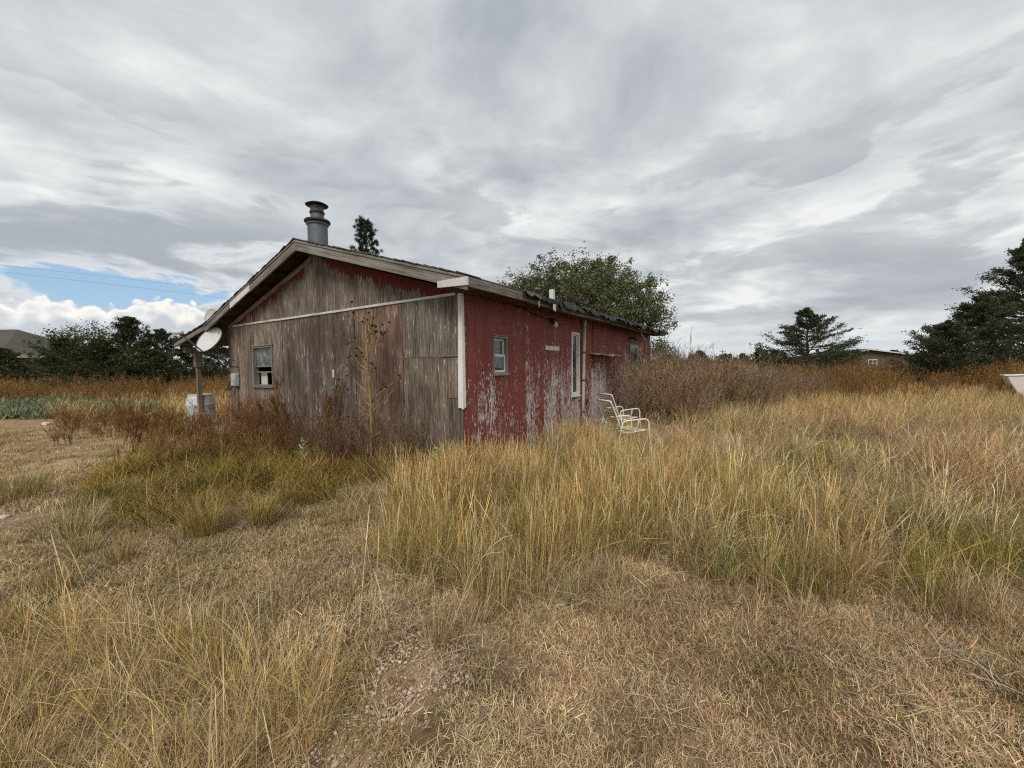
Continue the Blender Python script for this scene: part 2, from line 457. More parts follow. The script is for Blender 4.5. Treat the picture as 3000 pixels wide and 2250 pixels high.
def mat_glass(name, tint=(0.7, 0.74, 0.76), dirt=0.12):
    m, t, b = new_mat(name)
    t.n.remove(b)
    co = t.node('ShaderNodeTexCoord').outputs['Object']
    tr = t.node('ShaderNodeBsdfTransparent'); tr.inputs[0].default_value = (*tint, 1)
    gl = t.node('ShaderNodeBsdfGlossy'); gl.inputs['Roughness'].default_value = 0.03
    bn = t.node('ShaderNodeBump'); bn.inputs['Strength'].default_value = 0.04; bn.inputs['Distance'].default_value = 0.02
    t.put(bn.inputs['Height'], t.noise(co, 2.2, 2, 0.5)); t.put(gl.inputs['Normal'], bn.outputs[0])
    df = t.node('ShaderNodeBsdfDiffuse'); df.inputs[0].default_value = (0.42, 0.42, 0.40, 1)
    fr = t.node('ShaderNodeFresnel'); fr.inputs[0].default_value = 1.6
    mx = t.node('ShaderNodeMixShader')
    t.put(mx.inputs[0], t.m('ADD', t.m('MULTIPLY', fr.outputs[0], 0.9), 0.0, clamp=True)); t.l.new(tr.outputs[0], mx.inputs[1]); t.l.new(gl.outputs[0], mx.inputs[2])
    m2 = t.node('ShaderNodeMixShader')
    t.put(m2.inputs[0], t.m('MULTIPLY', t.ss(t.noise(co, 6, 6, 0.65), 0.35, 0.8), dirt * 2)); t.l.new(mx.outputs[0], m2.inputs[1]); t.l.new(df.outputs[0], m2.inputs[2])
    t.l.new(m2.outputs[0], m.node_tree.nodes['Material Output'].inputs['Surface'])
    return m

M = {}
M['gable'] = mat_gable('weathered brown plywood', False)
M['gable_up'] = mat_gable('weathered plywood with red paint remnants', True)
M['red'] = mat_redwall()
M['barge_r'] = wood_grey('weathered rake board', 'y', (0.185, 0.165, 0.145), (0.31, 0.29, 0.262), (0.07, 0.06, 0.052), rotx=-0.286)
M['barge_l'] = wood_grey('weathered rake board opposite', 'y', (0.18, 0.16, 0.14), (0.30, 0.28, 0.255), (0.065, 0.056, 0.049), rotx=0.302)
M['fascia'] = wood_grey('rotten eave board', 'x', (0.16, 0.14, 0.12), (0.34, 0.31, 0.28), (0.04, 0.033, 0.028))
M['post'] = wood_grey('grey porch timber', 'z', (0.18, 0.15, 0.125), (0.30, 0.26, 0.22), (0.08, 0.065, 0.055))
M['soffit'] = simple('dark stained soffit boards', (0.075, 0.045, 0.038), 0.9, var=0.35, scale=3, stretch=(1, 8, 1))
M['core'] = simple('tar paper sheathing', (0.03, 0.025, 0.022), 0.95)
M['inner'] = simple('dim plaster interior', (0.16, 0.14, 0.12), 0.95)
M['white_z'] = mat_whitepaint('chalky white trim paint', (0.80, 0.79, 0.77), 0.2, 'z')
M['white_y'] = mat_whitepaint('chipped white trim paint', (0.66, 0.64, 0.60), 0.75, 'y')
M['white_f'] = mat_whitepaint('white fascia paint', (0.66, 0.66, 0.66), 0.15, 'y')
M['white_w'] = mat_whitepaint('white window paint', (0.72, 0.71, 0.68), 0.3, 'z')
M['sashwood'] = wood_grey('bare window casing', 'z', (0.20, 0.18, 0.155), (0.33, 0.30, 0.27), (0.09, 0.075, 0.065))
M['alu'] = simple('dull aluminium window frame', (0.21, 0.205, 0.195), 0.5, 0.4, 0.2, 14)
M['glass'] = mat_glass('window glass')
M['dirty_glass'] = mat_glass('dusty window glass', (0.6, 0.63, 0.64), 0.35)
M['tar'] = simple('curled asphalt roofing felt', (0.040, 0.040, 0.042), 0.9, var=0.6, scale=6, bump=0.5)
M['shingle'] = simple('grey asphalt shingle', (0.085, 0.082, 0.080), 0.95, var=0.5, scale=14, bump=0.4)
M['galv'] = simple('galvanised flue metal', (0.14, 0.16, 0.175), 0.55, 0.45, 0.3, 7, 0.1, spec=0.4)
M['flue'] = simple('sooty flue metal', (0.13, 0.12, 0.11), 0.6, 0.35, 0.5, 6, 0.1)
M['flue_dark'] = simple('black flue cap metal', (0.045, 0.045, 0.047), 0.6, 0.3, 0.4, 8)
M['curtain'] = simple('faded grey curtain', (0.33, 0.35, 0.37), 0.95, var=0.25, scale=4, stretch=(1, 6, 0.6))
M['blind'] = simple('yellowed blind', (0.55, 0.52, 0.45), 0.9, var=0.12)
M['pvc'] = simple('weathered cream pvc pipe', (0.50, 0.44, 0.38), 0.55, var=0.18, scale=5, stretch=(1, 1, 0.4))
M['conduit'] = simple('red painted conduit', (0.20, 0.075, 0.06), 0.6, var=0.4, scale=9)
M['meter'] = simple('grey meter enclosure', (0.42, 0.43, 0.43), 0.5, var=0.12)
M['black'] = simple('black rubber cable', (0.02, 0.02, 0.02), 0.6)
M['bulb'] = simple('frosted bulb glass', (0.62, 0.62, 0.60), 0.3, var=0.05)
M['plaque'] = mat_whitepaint('white painted plate', (0.72, 0.69, 0.65), 0.1, 'x')
M['dish'] = simple('white dish enamel', (0.58, 0.59, 0.59), 0.45, var=0.08, scale=4)
M['dishgrey'] = simple('grey dish bracket', (0.17, 0.17, 0.17), 0.5, 0.3)
M['logo'] = simple('grey printed mark', (0.16, 0.17, 0.19), 0.6)
M['concrete'] = simple('old concrete', (0.32, 0.30, 0.27), 0.95, var=0.3, scale=7, bump=0.3)

# ------------------------------------------------------------------ the ground
PSI = 0.5788
CX, CY = -0.7096, 5.8519
GD = np.array([-math.cos(PSI), math.sin(PSI)]); LD = np.array([math.sin(PSI), math.cos(PSI)])
HW, HL = 7.36, 10.36
def h2w(x, y):
    return (CX + LD[0] * x + GD[0] * y, CY + LD[1] * x + GD[1] * y)
def w2h(X, Y):
    a = np.asarray(X) - CX; b = np.asarray(Y) - CY
    return a * LD[0] + b * LD[1], a * GD[0] + b * GD[1]

def mat_ground():
    m, t, b = new_mat('dry soil and thatch')
    co = t.node('ShaderNodeTexCoord').outputs['Object']
    x, y, z = t.sep(co)
    n1 = t.noise(co, 0.35, 5, 0.55); n2 = t.noise(co, 3.0, 6, 0.6); n3 = t.noise(co, 34, 4, 0.65)
    k = t.m('ADD', t.m('MULTIPLY', n2, 0.5), t.m('MULTIPLY', n3, 0.5))
    soil = t.ramp(k, [(0.34, (0.19, 0.12, 0.073)), (0.5, (0.33, 0.228, 0.145)), (0.66, (0.47, 0.355, 0.245))])
    that = t.ramp(k, [(0.34, (0.06, 0.04, 0.022)), (0.5, (0.13, 0.092, 0.052)), (0.66, (0.24, 0.18, 0.105))])
    worn = t.m('MAXIMUM', t.ss(t.m('SUBTRACT', t.m('MULTIPLY', x, -1.0), t.m('MULTIPLY', y, 0.1)), 4.2, 6.0), t.m('MULTIPLY', t.ss(n1, 0.46, 0.62), 0.8))
    gv = t.vm('SUBTRACT', co, (-0.58, 1.9, 0.0))
    gx, gy, gz_ = t.sep(gv)
    gd_ = t.m('ADD', t.m('MULTIPLY', t.m('ABSOLUTE', t.m('SUBTRACT', gx, t.m('MULTIPLY', gy, 0.28))), 2.6), t.m('MULTIPLY', t.m('ABSOLUTE', gy), 0.75))
    worn = t.m('MAXIMUM', worn, t.ss(t.m('ADD', gd_, t.m('MULTIPLY', t.m('SUBTRACT', n2, 0.5), 0.9)), 0.68, 0.30))
    c = t.mix(worn, that, soil)
    far = t.ss(t.m('ADD', t.m('ABSOLUTE', x), y), 18, 40)
    c = t.mix(far, c, t.mix(n2, (0.16, 0.10, 0.045), (0.30, 0.215, 0.105)))
    t.put(b.inputs['Base Color'], c)
    b.inputs['Roughness'].default_value = 1.0
    b.inputs['Specular IOR Level'].default_value = 0.05
    bn = t.node('ShaderNodeBump'); bn.inputs['Strength'].default_value = 0.7; bn.inputs['Distance'].default_value = 0.03
    t.put(bn.inputs['Height'], k); t.put(b.inputs['Normal'], bn.outputs[0])
    return m
M['ground'] = mat_ground()

def gz(x, y):
    # gentle lie of the land
    x = np.asarray(x, float); y = np.asarray(y, float)
    d = np.exp(-((x * x + y * y) / 900.0))
    return d * (0.035 * np.sin(x * 0.9 + 1.3) * np.cos(y * 0.7 + 0.4) + 0.02 * np.sin(x * 2.3 + y * 1.7))

def make_ground():
    def axis(lo, hi):
        a = list(np.arange(-24, 36.01, 0.4))
        return np.array([lo, lo * 0.4, -120, -60, -35] + a + [50, 75, 120, 300, hi])
    xs = axis(-1500, 1500); ys = axis(-1500, 1500)
    X, Y = np.meshgrid(xs, ys)
    Z = gz(X, Y)
    V = np.stack([X.ravel(), Y.ravel(), Z.ravel()], 1)
    nx, ny = len(xs), len(ys)
    i = (np.arange(ny - 1)[:, None] * nx + np.arange(nx - 1)[None, :]).ravel()
    F = np.stack([i, i + 1, i + 1 + nx, i + nx], 1)
    return np_mesh('ground', V, F, smooth=True)

def np_mesh(name, V, F, smooth=False, colors=None):
    me = bpy.data.meshes.new(name)
    V = np.asarray(V, np.float32); F = np.asarray(F, np.int32)
    nv, nf, k = len(V), len(F), F.shape[1]
    me.vertices.add(nv); me.vertices.foreach_set('co', V.ravel())
    me.loops.add(nf * k); me.loops.foreach_set('vertex_index', F.ravel())
    me.polygons.add(nf)
    me.polygons.foreach_set('loop_start', np.arange(0, nf * k, k, dtype=np.int32))
    if smooth: me.polygons.foreach_set('use_smooth', np.ones(nf, bool))
    me.update(calc_edges=True)
    if colors is not None:
        a = me.attributes.new('tone', 'FLOAT_COLOR', 'POINT')
        c = np.ones((nv, 4), np.float32); c[:, :3] = colors
        a.data.foreach_set('color', c.ravel())
    return me

go = obj('ground', make_ground(), M['ground'])
tag(go, 'dry soil and thatch under the grass', 'ground', kind='structure')

# ------------------------------------------------------------------ the house
HZ = math.pi / 2 - PSI
house = thing('abandoned_house', (CX, CY, 0), HZ, 'weathered single-storey house with bare plywood gable and peeling red long wall', 'house')

def rects_minus(a0, a1, z0, z1, holes):
    # grid cells of a rectangle left over around rectangular holes
    A = sorted({a0, a1} | {min(max(h[i], a0), a1) for h in holes for i in (0, 1)})
    Z = sorted({z0, z1} | {min(max(h[i], z0), z1) for h in holes for i in (2, 3)})
    out = []
    for i in range(len(A) - 1):
        run = None
        for j in range(len(Z) - 1):
            ca, cz = (A[i] + A[i + 1]) / 2, (Z[j] + Z[j + 1]) / 2
            inside = any(h[0] < ca < h[1] and h[2] < cz < h[3] for h in holes)
            if inside:
                if run: out.append(run); run = None
            else:
                run = (A[i], A[i + 1], run[2] if run else Z[j], Z[j + 1])
        if run: out.append(run)
    return out

GWIN = (5.30, 6.18, 1.25, 2.145)
SWIN = (0.75, 1.165, 1.485, 2.11)
TWIN = (3.70, 4.115, 0.945, 2.36)
FWIN = (7.96, 8.93, 1.27, 2.28)
red_holes = [SWIN, TWIN, FWIN]
BASE = 0.06
# structural walls behind the siding
mb = MB()
for a in rects_minus(0.02, HW - 0.02, BASE, 2.72, [GWIN]): mb.box(0.02, 0.10, *a)
mb.prism([(0.02, 2.72), (HW - 0.02, 2.72), (3.65, 3.80)], 0, 0.02, 0.10)
for a in rects_minus(0.10, HL - 0.02, BASE, 2.78, red_holes): mb.box(a[0], a[1], 0.02, 0.10, a[2], a[3])
mb.box(HL - 0.10, HL - 0.02, 0.10, HW - 0.1, BASE, 2.78)
mb.box(0.10, HL - 0.10, HW - 0.10, HW - 0.02, BASE, 2.60)
mb.build('wall_core', M['core'], house)
MB().box(0.1, HL - 0.1, 0.1, HW - 0.1, 0.10, 0.14).build('floor_deck', M['inner'], house)
MB().box(2.4, 2.46, 0.12, HW - 0.12, 0.14, 2.6).build('inner_partition', M['inner'], house)
MB().box(-0.02, HL + 0.02, -0.02, HW + 0.02, -0.2, BASE - 0.003).build('foundation', M['concrete'], house)

# gable sheets
tints = [(1.0, 0.98, 0.95), (1.0, 0.76, 0.66), (0.66, 0.61, 0.61), (0.72, 0.68, 0.68), (1.12, 1.03, 0.95), (1.18, 1.07, 0.97)]
for i in range(6):
    a0, a1 = i * 1.2267 + 0.008, (i + 1) * 1.2267 - 0.008
    th = -0.012 - 0.005 * ((i * 7) % 3) / 2
    if i == 0:
        # patched end bay: upper sheet, lower sheet and two narrow strips
        for (b0, b1, z0, z1, dx_, tn) in [(0.0, 1.2207, 1.772, 2.668, -0.018, (1.0, 1.0, 0.97)), (0.30, 1.2207, BASE, 1.769, -0.014, (0.93, 0.86, 0.78)), (0.0, 0.295, 1.155, 1.765, -0.017, (1.05, 0.95, 0.86)), (0.0, 0.295, BASE, 1.149, -0.013, (1.0, 0.92, 0.84))]:
            MB().box(dx_, 0.018, b0, b1, z0, z1).build('siding_sheet', M['gable'], house, 0.002, tn)
        MB().box(-0.034, -0.0225, 0.06, 0.40, 1.768, 1.784).build('splintered_batten', M['fascia'], house, 0.004)
        continue
    mb = MB()
    for a in rects_minus(a0, a1, BASE, 2.668, [GWIN]): mb.box(th, 0.018, *a)
    mb.build('siding_sheet', M['gable'], house, 0.0, tints[i])
# upper gable sheets, cut to the rake
def rk(y): return 3.80 - 0.30 * abs(y - 3.65)
ups = [0.0, 1.2267, 2.4533, 3.68, 4.9067, 6.1333, 7.36]
for i in range(6):
    a0, a1 = ups[i] + 0.0025, ups[i + 1] - 0.0025
    poly = [(a0, 2.672), (a1, 2.672)]
    if a0 < 3.65 < a1: poly += [(a1, rk(a1)), (3.65, rk(3.65)), (a0, rk(a0))]
    else: poly += [(a1, rk(a1)), (a0, rk(a0))]
    g = 0.98 + 0.05 * ((i * 5) % 3 - 1)
    MB().prism(poly, 0, -0.014 - 0.0015 * (i % 2), 0.018).build('gable_sheet', M['gable_up'], house, 0.0, (1.02 * g, 1.0 * g, 0.95 * g))
# horizontal white batten in three lengths
for a0, a1, dz_ in [(0.09, 2.6, 0.0), (2.605, 5.1, -0.003), (5.105, 7.30, 0.002)]:
    MB().box(-0.034, -0.016, a0, a1, 2.652 + dz_, 2.692 + dz_).build('batten', M['white_y'], house, 0.003)
# white corner boards, lower end kicked out
MB().hexa([(-0.052, -0.004, 1.02), (-0.016, -0.004, 1.02), (-0.016, 0.050, 1.02), (-0.060, 0.050, 1.02), (-0.036, -0.004, 2.69), (-0.016, -0.004, 2.69), (-0.016, 0.040, 2.69), (-0.036, 0.040, 2.69)]).build('corner_board', M['white_z'], house, 0.003)
MB().hexa([(-0.050, -0.034, 1.00), (0.028, -0.030, 1.03), (0.028, -0.0055, 1.03), (-0.050, -0.0055, 1.00), (-0.036, -0.026, 2.69), (0.024, -0.026, 2.69), (0.024, -0.0055, 2.69), (-0.036, -0.0055, 2.69)]).build('corner_board', M['white_z'], house, 0.003)
MB().box(-0.020, 0.018, HW + 0.002, HW + 0.03, 0.25, 2.66).build('corner_board', M['post'], house, 0.003)

# long red wall
NB = 9
for i in range(NB):
    a0 = max(i * 1.22, 0.0) + 0.002; a1 = min((i + 1) * 1.22, HL) - 0.002
    mb = MB()
    for a in rects_minus(a0, a1, BASE, 2.775, red_holes): mb.box(a[0], a[1], -0.004 - 0.0015 * (i % 2), 0.018, a[2], a[3])
    mb.build('siding_sheet', M['red'], house)
MB().box(HL - 0.018, HL + 0.03, -0.014, 0.06, 0.2, 2.74).build('corner_board', M['red'], house, 0.003)
MB().box(HL + 0.0, HL + 0.02, 0.07, HW, BASE, 2.7).build('end_wall', M['red'], house)
MB().box(0.02, HL, HW + 0.001, HW + 0.02, BASE, 2.55).build('porch_wall', M['red'], house)

# roof: ridge, long slopes, lower porch slope
OX0, OX1 = -0.37, HL + 0.56
prof = [(-0.41, 2.815), (3.65, 4.01), (7.74, 2.737), (9.75, 2.393)]
def off(p, d): return [(y, z - d) for y, z in p]
roof = thing('roof', (0, 0, 0)); roof.parent = house
for k in range(3):
    (ya, za), (yb, zb) = prof[k], prof[k + 1]
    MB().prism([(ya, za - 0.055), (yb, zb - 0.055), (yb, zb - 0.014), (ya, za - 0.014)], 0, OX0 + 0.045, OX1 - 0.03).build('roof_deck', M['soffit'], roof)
    MB().prism([(ya, za - 0.013), (yb, zb - 0.013), (yb, zb), (ya, za)], 0, OX0 - 0.005, OX1).build('shingle_slope', M['shingle'], roof)
# individual shingle ends standing proud along the near rake
shg = MB().box(-0.02, 0.30, -0.09, 0.09, -0.004, 0.008).mesh('shingle')
shg.materials.append(M['shingle'])
rs = random.Random(3)
for k in range(3):
    (ya, za), (yb, zb) = prof[k], prof[k + 1]
    n = int(abs(yb - ya) / 0.15)
    sl = math.atan2(zb - za, yb - ya)
    for i in range(n):
        f = (i + 0.5) / n
        s_ = obj('shingle', shg, None, roof)
        s_.location = (OX0 - 0.004 + rs.uniform(-0.012, 0.012), ya + (yb - ya) * f, za + (zb - za) * f + 0.006 + rs.uniform(-0.003, 0.006))
        s_.rotation_euler = (sl + rs.uniform(0.03, 0.09) * (1 if k == 0 else -1), 0, rs.uniform(-0.05, 0.05))
# rake boards on the gable end
def rake(y0, y1, top, dep, mat, x0=OX0, th=0.038, name='rake_board'):
    def zz(y):
        for (a, za), (b, zb) in zip(prof, prof[1:]):
            if a - 0.01 <= y <= b + 0.01: return za + (zb - za) * (y - a) / (b - a)
    return MB().prism([(y0, zz(y0) - top - dep), (y1, zz(y1) - top - dep), (y1, zz(y1) - top), (y0, zz(y0) - top)], 0, x0, x0 + th).build(name, mat, roof, 0.003)
rake(-0.40, 3.648, 0.050, 0.150, M['barge_r'])
rake(-0.40, 3.648, 0.014, 0.034, M['barge_r'], OX0 - 0.014, 0.052, 'rake_trim')
rake(3.652, 5.44, 0.050, 0.150, M['barge_l'])
rake(5.442, 6.36, 0.046, 0.135, M['white_f'], OX0 - 0.004, 0.03)
rake(6.362, 7.735, 0.050, 0.120, M['barge_l'])
rake(7.74, 9.745, 0.030, 0.105, M['barge_l'])
rake(3.652, 7.735, 0.014, 0.034, M['barge_l'], OX0 - 0.014, 0.052, 'rake_trim')
# lookout rafters under the overhang and a frieze on the wall
for k in range(9):
    y = 4.1 + k * 0.6
    z = None
    for (a, za), (b, zb) in zip(prof, prof[1:]):
        if a <= y <= b: z = za + (zb - za) * (y - a) / (b - a)
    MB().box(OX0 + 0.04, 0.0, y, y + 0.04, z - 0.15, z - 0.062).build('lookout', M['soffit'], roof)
MB().prism([(3.70, 3.685), (7.34, 2.59), (7.34, 2.70), (3.70, 3.795)], 0, -0.034, -0.017).build('frieze_board', M['barge_l'], house, 0.003)
# porch rafters, beam and posts
for k in range(14):
    x = 0.1 + k * 0.8
    if x > HL: break
    MB().prism([(HW + 0.03, 2.66), (9.68, 2.26), (9.68, 2.345), (HW + 0.03, 2.745)], 0, x, x + 0.045).build('porch_rafter', M['soffit'], roof)
MB().box(-0.2, HL, 9.50, 9.64, 2.11, 2.262).build('porch_beam', M['post'], house, 0.006)
MB().box(-0.2, HL, HW + 0.05, 9.95, -0.1, 0.06).build('porch_slab', M['concrete'], house, 0.01)
for x in (0.05, 3.4, 6.8, 10.1):
    p = thing('porch_post', (0, 0, 0)); p.parent = house
    MB().box(x, x + 0.10, 9.52, 9.62, 0.45, 2.11).build('shaft', M['post'], p, 0.006)
    MB().box(x - 0.03, x + 0.13, 9.49, 9.65, 1.72, 2.109).build('sleeve', M['post'], p, 0.006)
    MB().box(x - 0.09, x + 0.20, 9.42, 9.72, 0.06, 0.452).build('pier', M['concrete'], p, 0.01)
# boxed eave over the red wall
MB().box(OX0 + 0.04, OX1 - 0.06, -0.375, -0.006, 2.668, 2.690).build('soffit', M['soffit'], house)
MB().hexa([(OX0 - 0.02, -0.43, 2.676), (OX0 + 0.012, -0.43, 2.676), (OX0 + 0.012, 0.10, 2.700), (OX0 - 0.02, 0.10, 2.700), (OX0 - 0.02, -0.43, 2.79), (OX0 + 0.012, -0.43, 2.79), (OX0 + 0.012, 0.10, 2.79), (OX0 - 0.02, 0.10, 2.79)]).build('eave_return', M['white_f'], house, 0.003)
# rotten fascia with a broken end
pts_b = [(-0.35, 2.665), (0.2, 2.668), (0.7, 2.66), (1.05, 2.664), (1.3, 2.672), (1.46, 2.70), (1.52, 2.72), (1.66, 2.74)]
pts_t = [(1.66, 2.775), (1.2, 2.79), (0.6, 2.786), (0.0, 2.795), (-0.35, 2.792)]
MB().prism(pts_b + pts_t, 1, -0.415, -0.377).build('fascia', M['fascia'], house, 0.004)
MB().prism([(1.2, 2.66), (3.1, 2.64), (5.2, 2.655), (5.2, 2.735), (3.2, 2.72), (1.25, 2.73)], 1, -0.376, -0.350).build('sub_fascia', M['fascia'], house, 0.004)
MB().prism([(5.21, 2.63), (7.6, 2.60), (10.4, 2.655), (10.4, 2.74), (7.6, 2.70), (5.21, 2.73)], 1, -0.376, -0.350).build('sub_fascia', M['soffit'], house, 0.004)
MB().prism([(10.42, 2.645), (10.90, 2.652), (10.92, 2.80), (10.42, 2.80)], 1, -0.43, -0.38).build('fascia', M['fascia'], house, 0.004)
MB().box(1.0, 10.43, -0.424, -0.378, 2.705, 2.806).build('felt_edge', M['tar'], house)
# torn roofing felt lapping over the eave
rf = random.Random(11)
x = 1.05
flaps = []
while x < 10.95:
    w = rf.uniform(0.18, 0.75)
    flaps.append((x, min(x + w, 10.95), rf.uniform(0.05, 0.16), rf.uniform(0.0, 0.09)))
    x += w * rf.uniform(0.82, 1.0)
flaps.append((2.02, 2.16, 0.22, 0.02)); flaps.append((2.22, 2.62, 0.27, 0.03)); flaps.append((6.3, 6.9, 0.15, 0.10)); flaps.append((7.1, 7.9, 0.17, 0.12))
for i, (xa, xb, dep, outw) in enumerate(flaps):
    n = 7
    vs = []; fs = []
    yb = -0.432 - 0.004 * (i % 4)
    for j in range(n + 1):
        xx = xa + (xb - xa) * j / n
        if i == len(flaps) - 3: dd = dep * (1 - abs(j / n - 0.35) * 1.5)      # hanging triangle
        else: dd = dep * (1 + rf.uniform(-0.3, 0.25))
        dd = max(dd, 0.02)
        for t_ in (0, 0.35, 0.7, 1.0):
            vs.append((xx, -0.30 * (1 - min(t_ * 3, 1)) + (yb - outw * t_ * rf.uniform(0.8, 1.2)) * min(t_ * 3, 1), 2.832 - dd * max(t_ - 0.1, 0) - (0.0 if t_ else -0.016)))
    for j in range(n):
        for k in range(3):
            a = j * 4 + k
            fs.append((a, a + 4, a + 5, a + 1))
    o = MB().add(vs, fs).build('felt_flap', M['tar'] if i % 5 else M['shingle'], roof)
    sm_ = o.modifiers.new('thickness', 'SOLIDIFY'); sm_.thickness = 0.006
for (xa, xb, z0, dz_) in [(1.99, 2.045, 2.615, 0.10), (1.44, 1.455, 2.63, 0.07)]:
    MB().hexa([(xa, -0.47, z0), (xb, -0.475, z0 - 0.03), (xb, -0.455, z0 - 0.03), (xa, -0.45, z0), (xa - 0.01, -0.47, z0 + dz_), (xb, -0.475, z0 + dz_), (xb, -0.455, z0 + dz_), (xa - 0.01, -0.45, z0 + dz_)]).build('fascia_scrap', M['white_f'], roof)

# flue stack through the roof
CHX, CHY = 0.15, 3.75
fl = thing('flue_stack', (0, 0, 0)); fl.parent = house
zb = 3.88
CC = (CHX, CHY, zb)
MB().lathe([(0.182, -0.1), (0.182, 0.58)], 32, CC).build('outer_pipe', M['galv'], fl)
MB().box(CHX - 0.19, CHX - 0.181, CHY - 0.012, CHY + 0.012, zb - 0.1, zb + 0.57).build('pipe_seam', M['galv'], fl)
MB().lathe([(0.184, 0.53), (0.205, 0.545), (0.205, 0.575), (0.184, 0.585)], 32, CC).build('collar_ring', M['galv'], fl)
MB().lathe([(0.15, 0.578), (0.232, 0.59), (0.240, 0.61), (0.230, 0.635), (0.16, 0.652), (0.12, 0.653)], 32, CC).build('storm_collar', M['flue_dark'], fl)
MB().lathe([(0.121, 0.645), (0.121, 0.91)], 28, CC).build('inner_pipe', M['flue'], fl)
MB().lathe([(0.122, 0.765), (0.137, 0.77), (0.139, 0.795), (0.122, 0.812)], 28, CC).build('pipe_band', M['flue_dark'], fl)
MB().lathe([(0.112, 0.905), (0.0, 0.905)], 28, CC).build('pipe_mouth', M['flue_dark'], fl)
for k in range(4):
    a = k * math.pi / 2 + 0.5
    MB().box(CHX + 0.11 * math.cos(a) - 0.009, CHX + 0.11 * math.cos(a) + 0.009, CHY + 0.11 * math.sin(a) - 0.009, CHY + 0.11 * math.sin(a) + 0.009, zb + 0.90, zb + 0.945).build('cap_strut', M['flue'], fl)
MB().lathe([(0.0, 0.942), (0.13, 0.938), (0.205, 0.925), (0.210, 0.932), (0.15, 0.965), (0.06, 0.984), (0.0, 0.988)], 32, CC).build('rain_cap', M['flue_dark'], fl)
# plumbing vents
for x, y, z0, z1, r, mt, sq in [(3.9, 0.95, 3.15, 3.46, 0.05, 'galv', False), (4.75, 1.0, 3.2, 3.56, 0.055, 'white_w', True), (5.05, 0.95, 3.15, 3.70, 0.028, 'flue', False)]:
    if sq: MB().box(x - r, x + r, y - r, y + r, z0, z1).build('roof_vent', M[mt], roof, 0.004)
    else: MB().lathe([(r, z0), (r, z1 - 0.05), (r * 1.35, z1 - 0.05), (r * 1.35, z1), (0, z1 + 0.01)], 14, (x, y, 0)).build('roof_vent', M[mt], roof)

# ---- gable window: aluminium single-hung, lower sash open
gw = thing('window', (0, 0, 0)); gw.parent = house; gw['label'] = 'aluminium window with its lower sash open'
a0, a1, z0, z1 = GWIN
def frame(x0, x1, a0, a1, z0, z1, w, axis):
    mb = MB()
    def bx(p, q, r, s_):
        if axis == 'g': mb.box(x0, x1, p, q, r, s_)
        else: mb.box(p, q, x0, x1, r, s_)
    bx(a0, a1, z0, z0 + w); bx(a0, a1, z1 - w, z1); bx(a0, a0 + w, z0 + w, z1 - w); bx(a1 - w, a1, z0 + w, z1 - w)
    return mb
frame(-0.038, 0.09, a0 + 0.002, a1 - 0.002, z0 + 0.002, z1 - 0.002, 0.035, 'g').build('frame', M['alu'], gw, 0.003)
MB().box(-0.05, -0.017, a0 - 0.03, a1 + 0.03, z1 + 0.002, z1 + 0.032).build('head_casing', M['sashwood'], gw, 0.003)
MB().box(-0.055, -0.017, a0 - 0.02, a1 + 0.02, z0 - 0.03, z0 - 0.001).build('sill', M['alu'], gw, 0.003)
zm = 1.70
frame(0.0, 0.03, a0 + 0.038, a1 - 0.038, zm - 0.02, z1 - 0.038, 0.028, 'g').build('upper_sash', M['alu'], gw, 0.002)
MB().box(0.012, 0.018, a0 + 0.06, a1 - 0.06, zm, z1 - 0.06).build('pane', M['dirty_glass'], gw)
frame(0.04, 0.065, a0 + 0.038, a1 - 0.038, 1.555, z1 - 0.05, 0.03, 'g').build('lower_sash', M['alu'], gw, 0.002)
mb = MB()
n = 28; vs = []; fs = []
for j in range(n + 1):
    y = a0 + 0.05 + (a1 - a0 - 0.1) * j / n
    xx = 0.13 + 0.018 * math.sin(j * 1.25) + 0.01 * math.sin(j * 0.6 + 1)
    vs += [(xx, y, z1 + 0.05), (xx + 0.01, y, 1.73 + 0.02 * math.sin(j * 0.4))]
for j in range(n): fs.append((2 * j, 2 * j + 2, 2 * j + 3, 2 * j + 1))
MB().add(vs, fs, True).build('curtain', M['curtain'], gw)
MB().box(0.11, 0.125, 5.84, 6.12, 1.28, 1.58).build('blind_panel', M['blind'], gw)

# ---- small white window
sw = thing('window', (0, 0, 0)); sw.parent = house; sw['label'] = 'small white double-hung window'
a0, a1, z0, z1 = SWIN
frame(-0.014, 0.10, a0 + 0.002, a1 - 0.002, z0 + 0.002, z1 - 0.002, 0.03, 'r').build('casing', M['sashwood'], sw, 0.003)
MB().box(a0 - 0.005, a1 + 0.01, -0.045, -0.006, z0 - 0.02, z0 + 0.012).build('sill', M['sashwood'], sw, 0.004)
MB().box(a0 - 0.01, a1 + 0.015, -0.022, -0.007, z1 + 0.001, z1 + 0.02).build('head_casing', M['sashwood'], sw, 0.004)
zm = (z0 + z1) / 2
for zz0, zz1, yy in [(zm - 0.015, z1 - 0.034, 0.045), (z0 + 0.034, zm + 0.014, 0.02)]:
    s_ = thing('sash', (0, 0, 0)); s_.parent = sw
    frame(yy, yy + 0.024, a0 + 0.033, a1 - 0.033, zz0, zz1, 0.036, 'r').build('sash_frame', M['white_w'], s_, 0.003)
    MB().box(a0 + 0.06, a1 - 0.06, yy + 0.009, yy + 0.014, zz0 + 0.03, zz1 - 0.03).build('pane', M['glass'], s_)

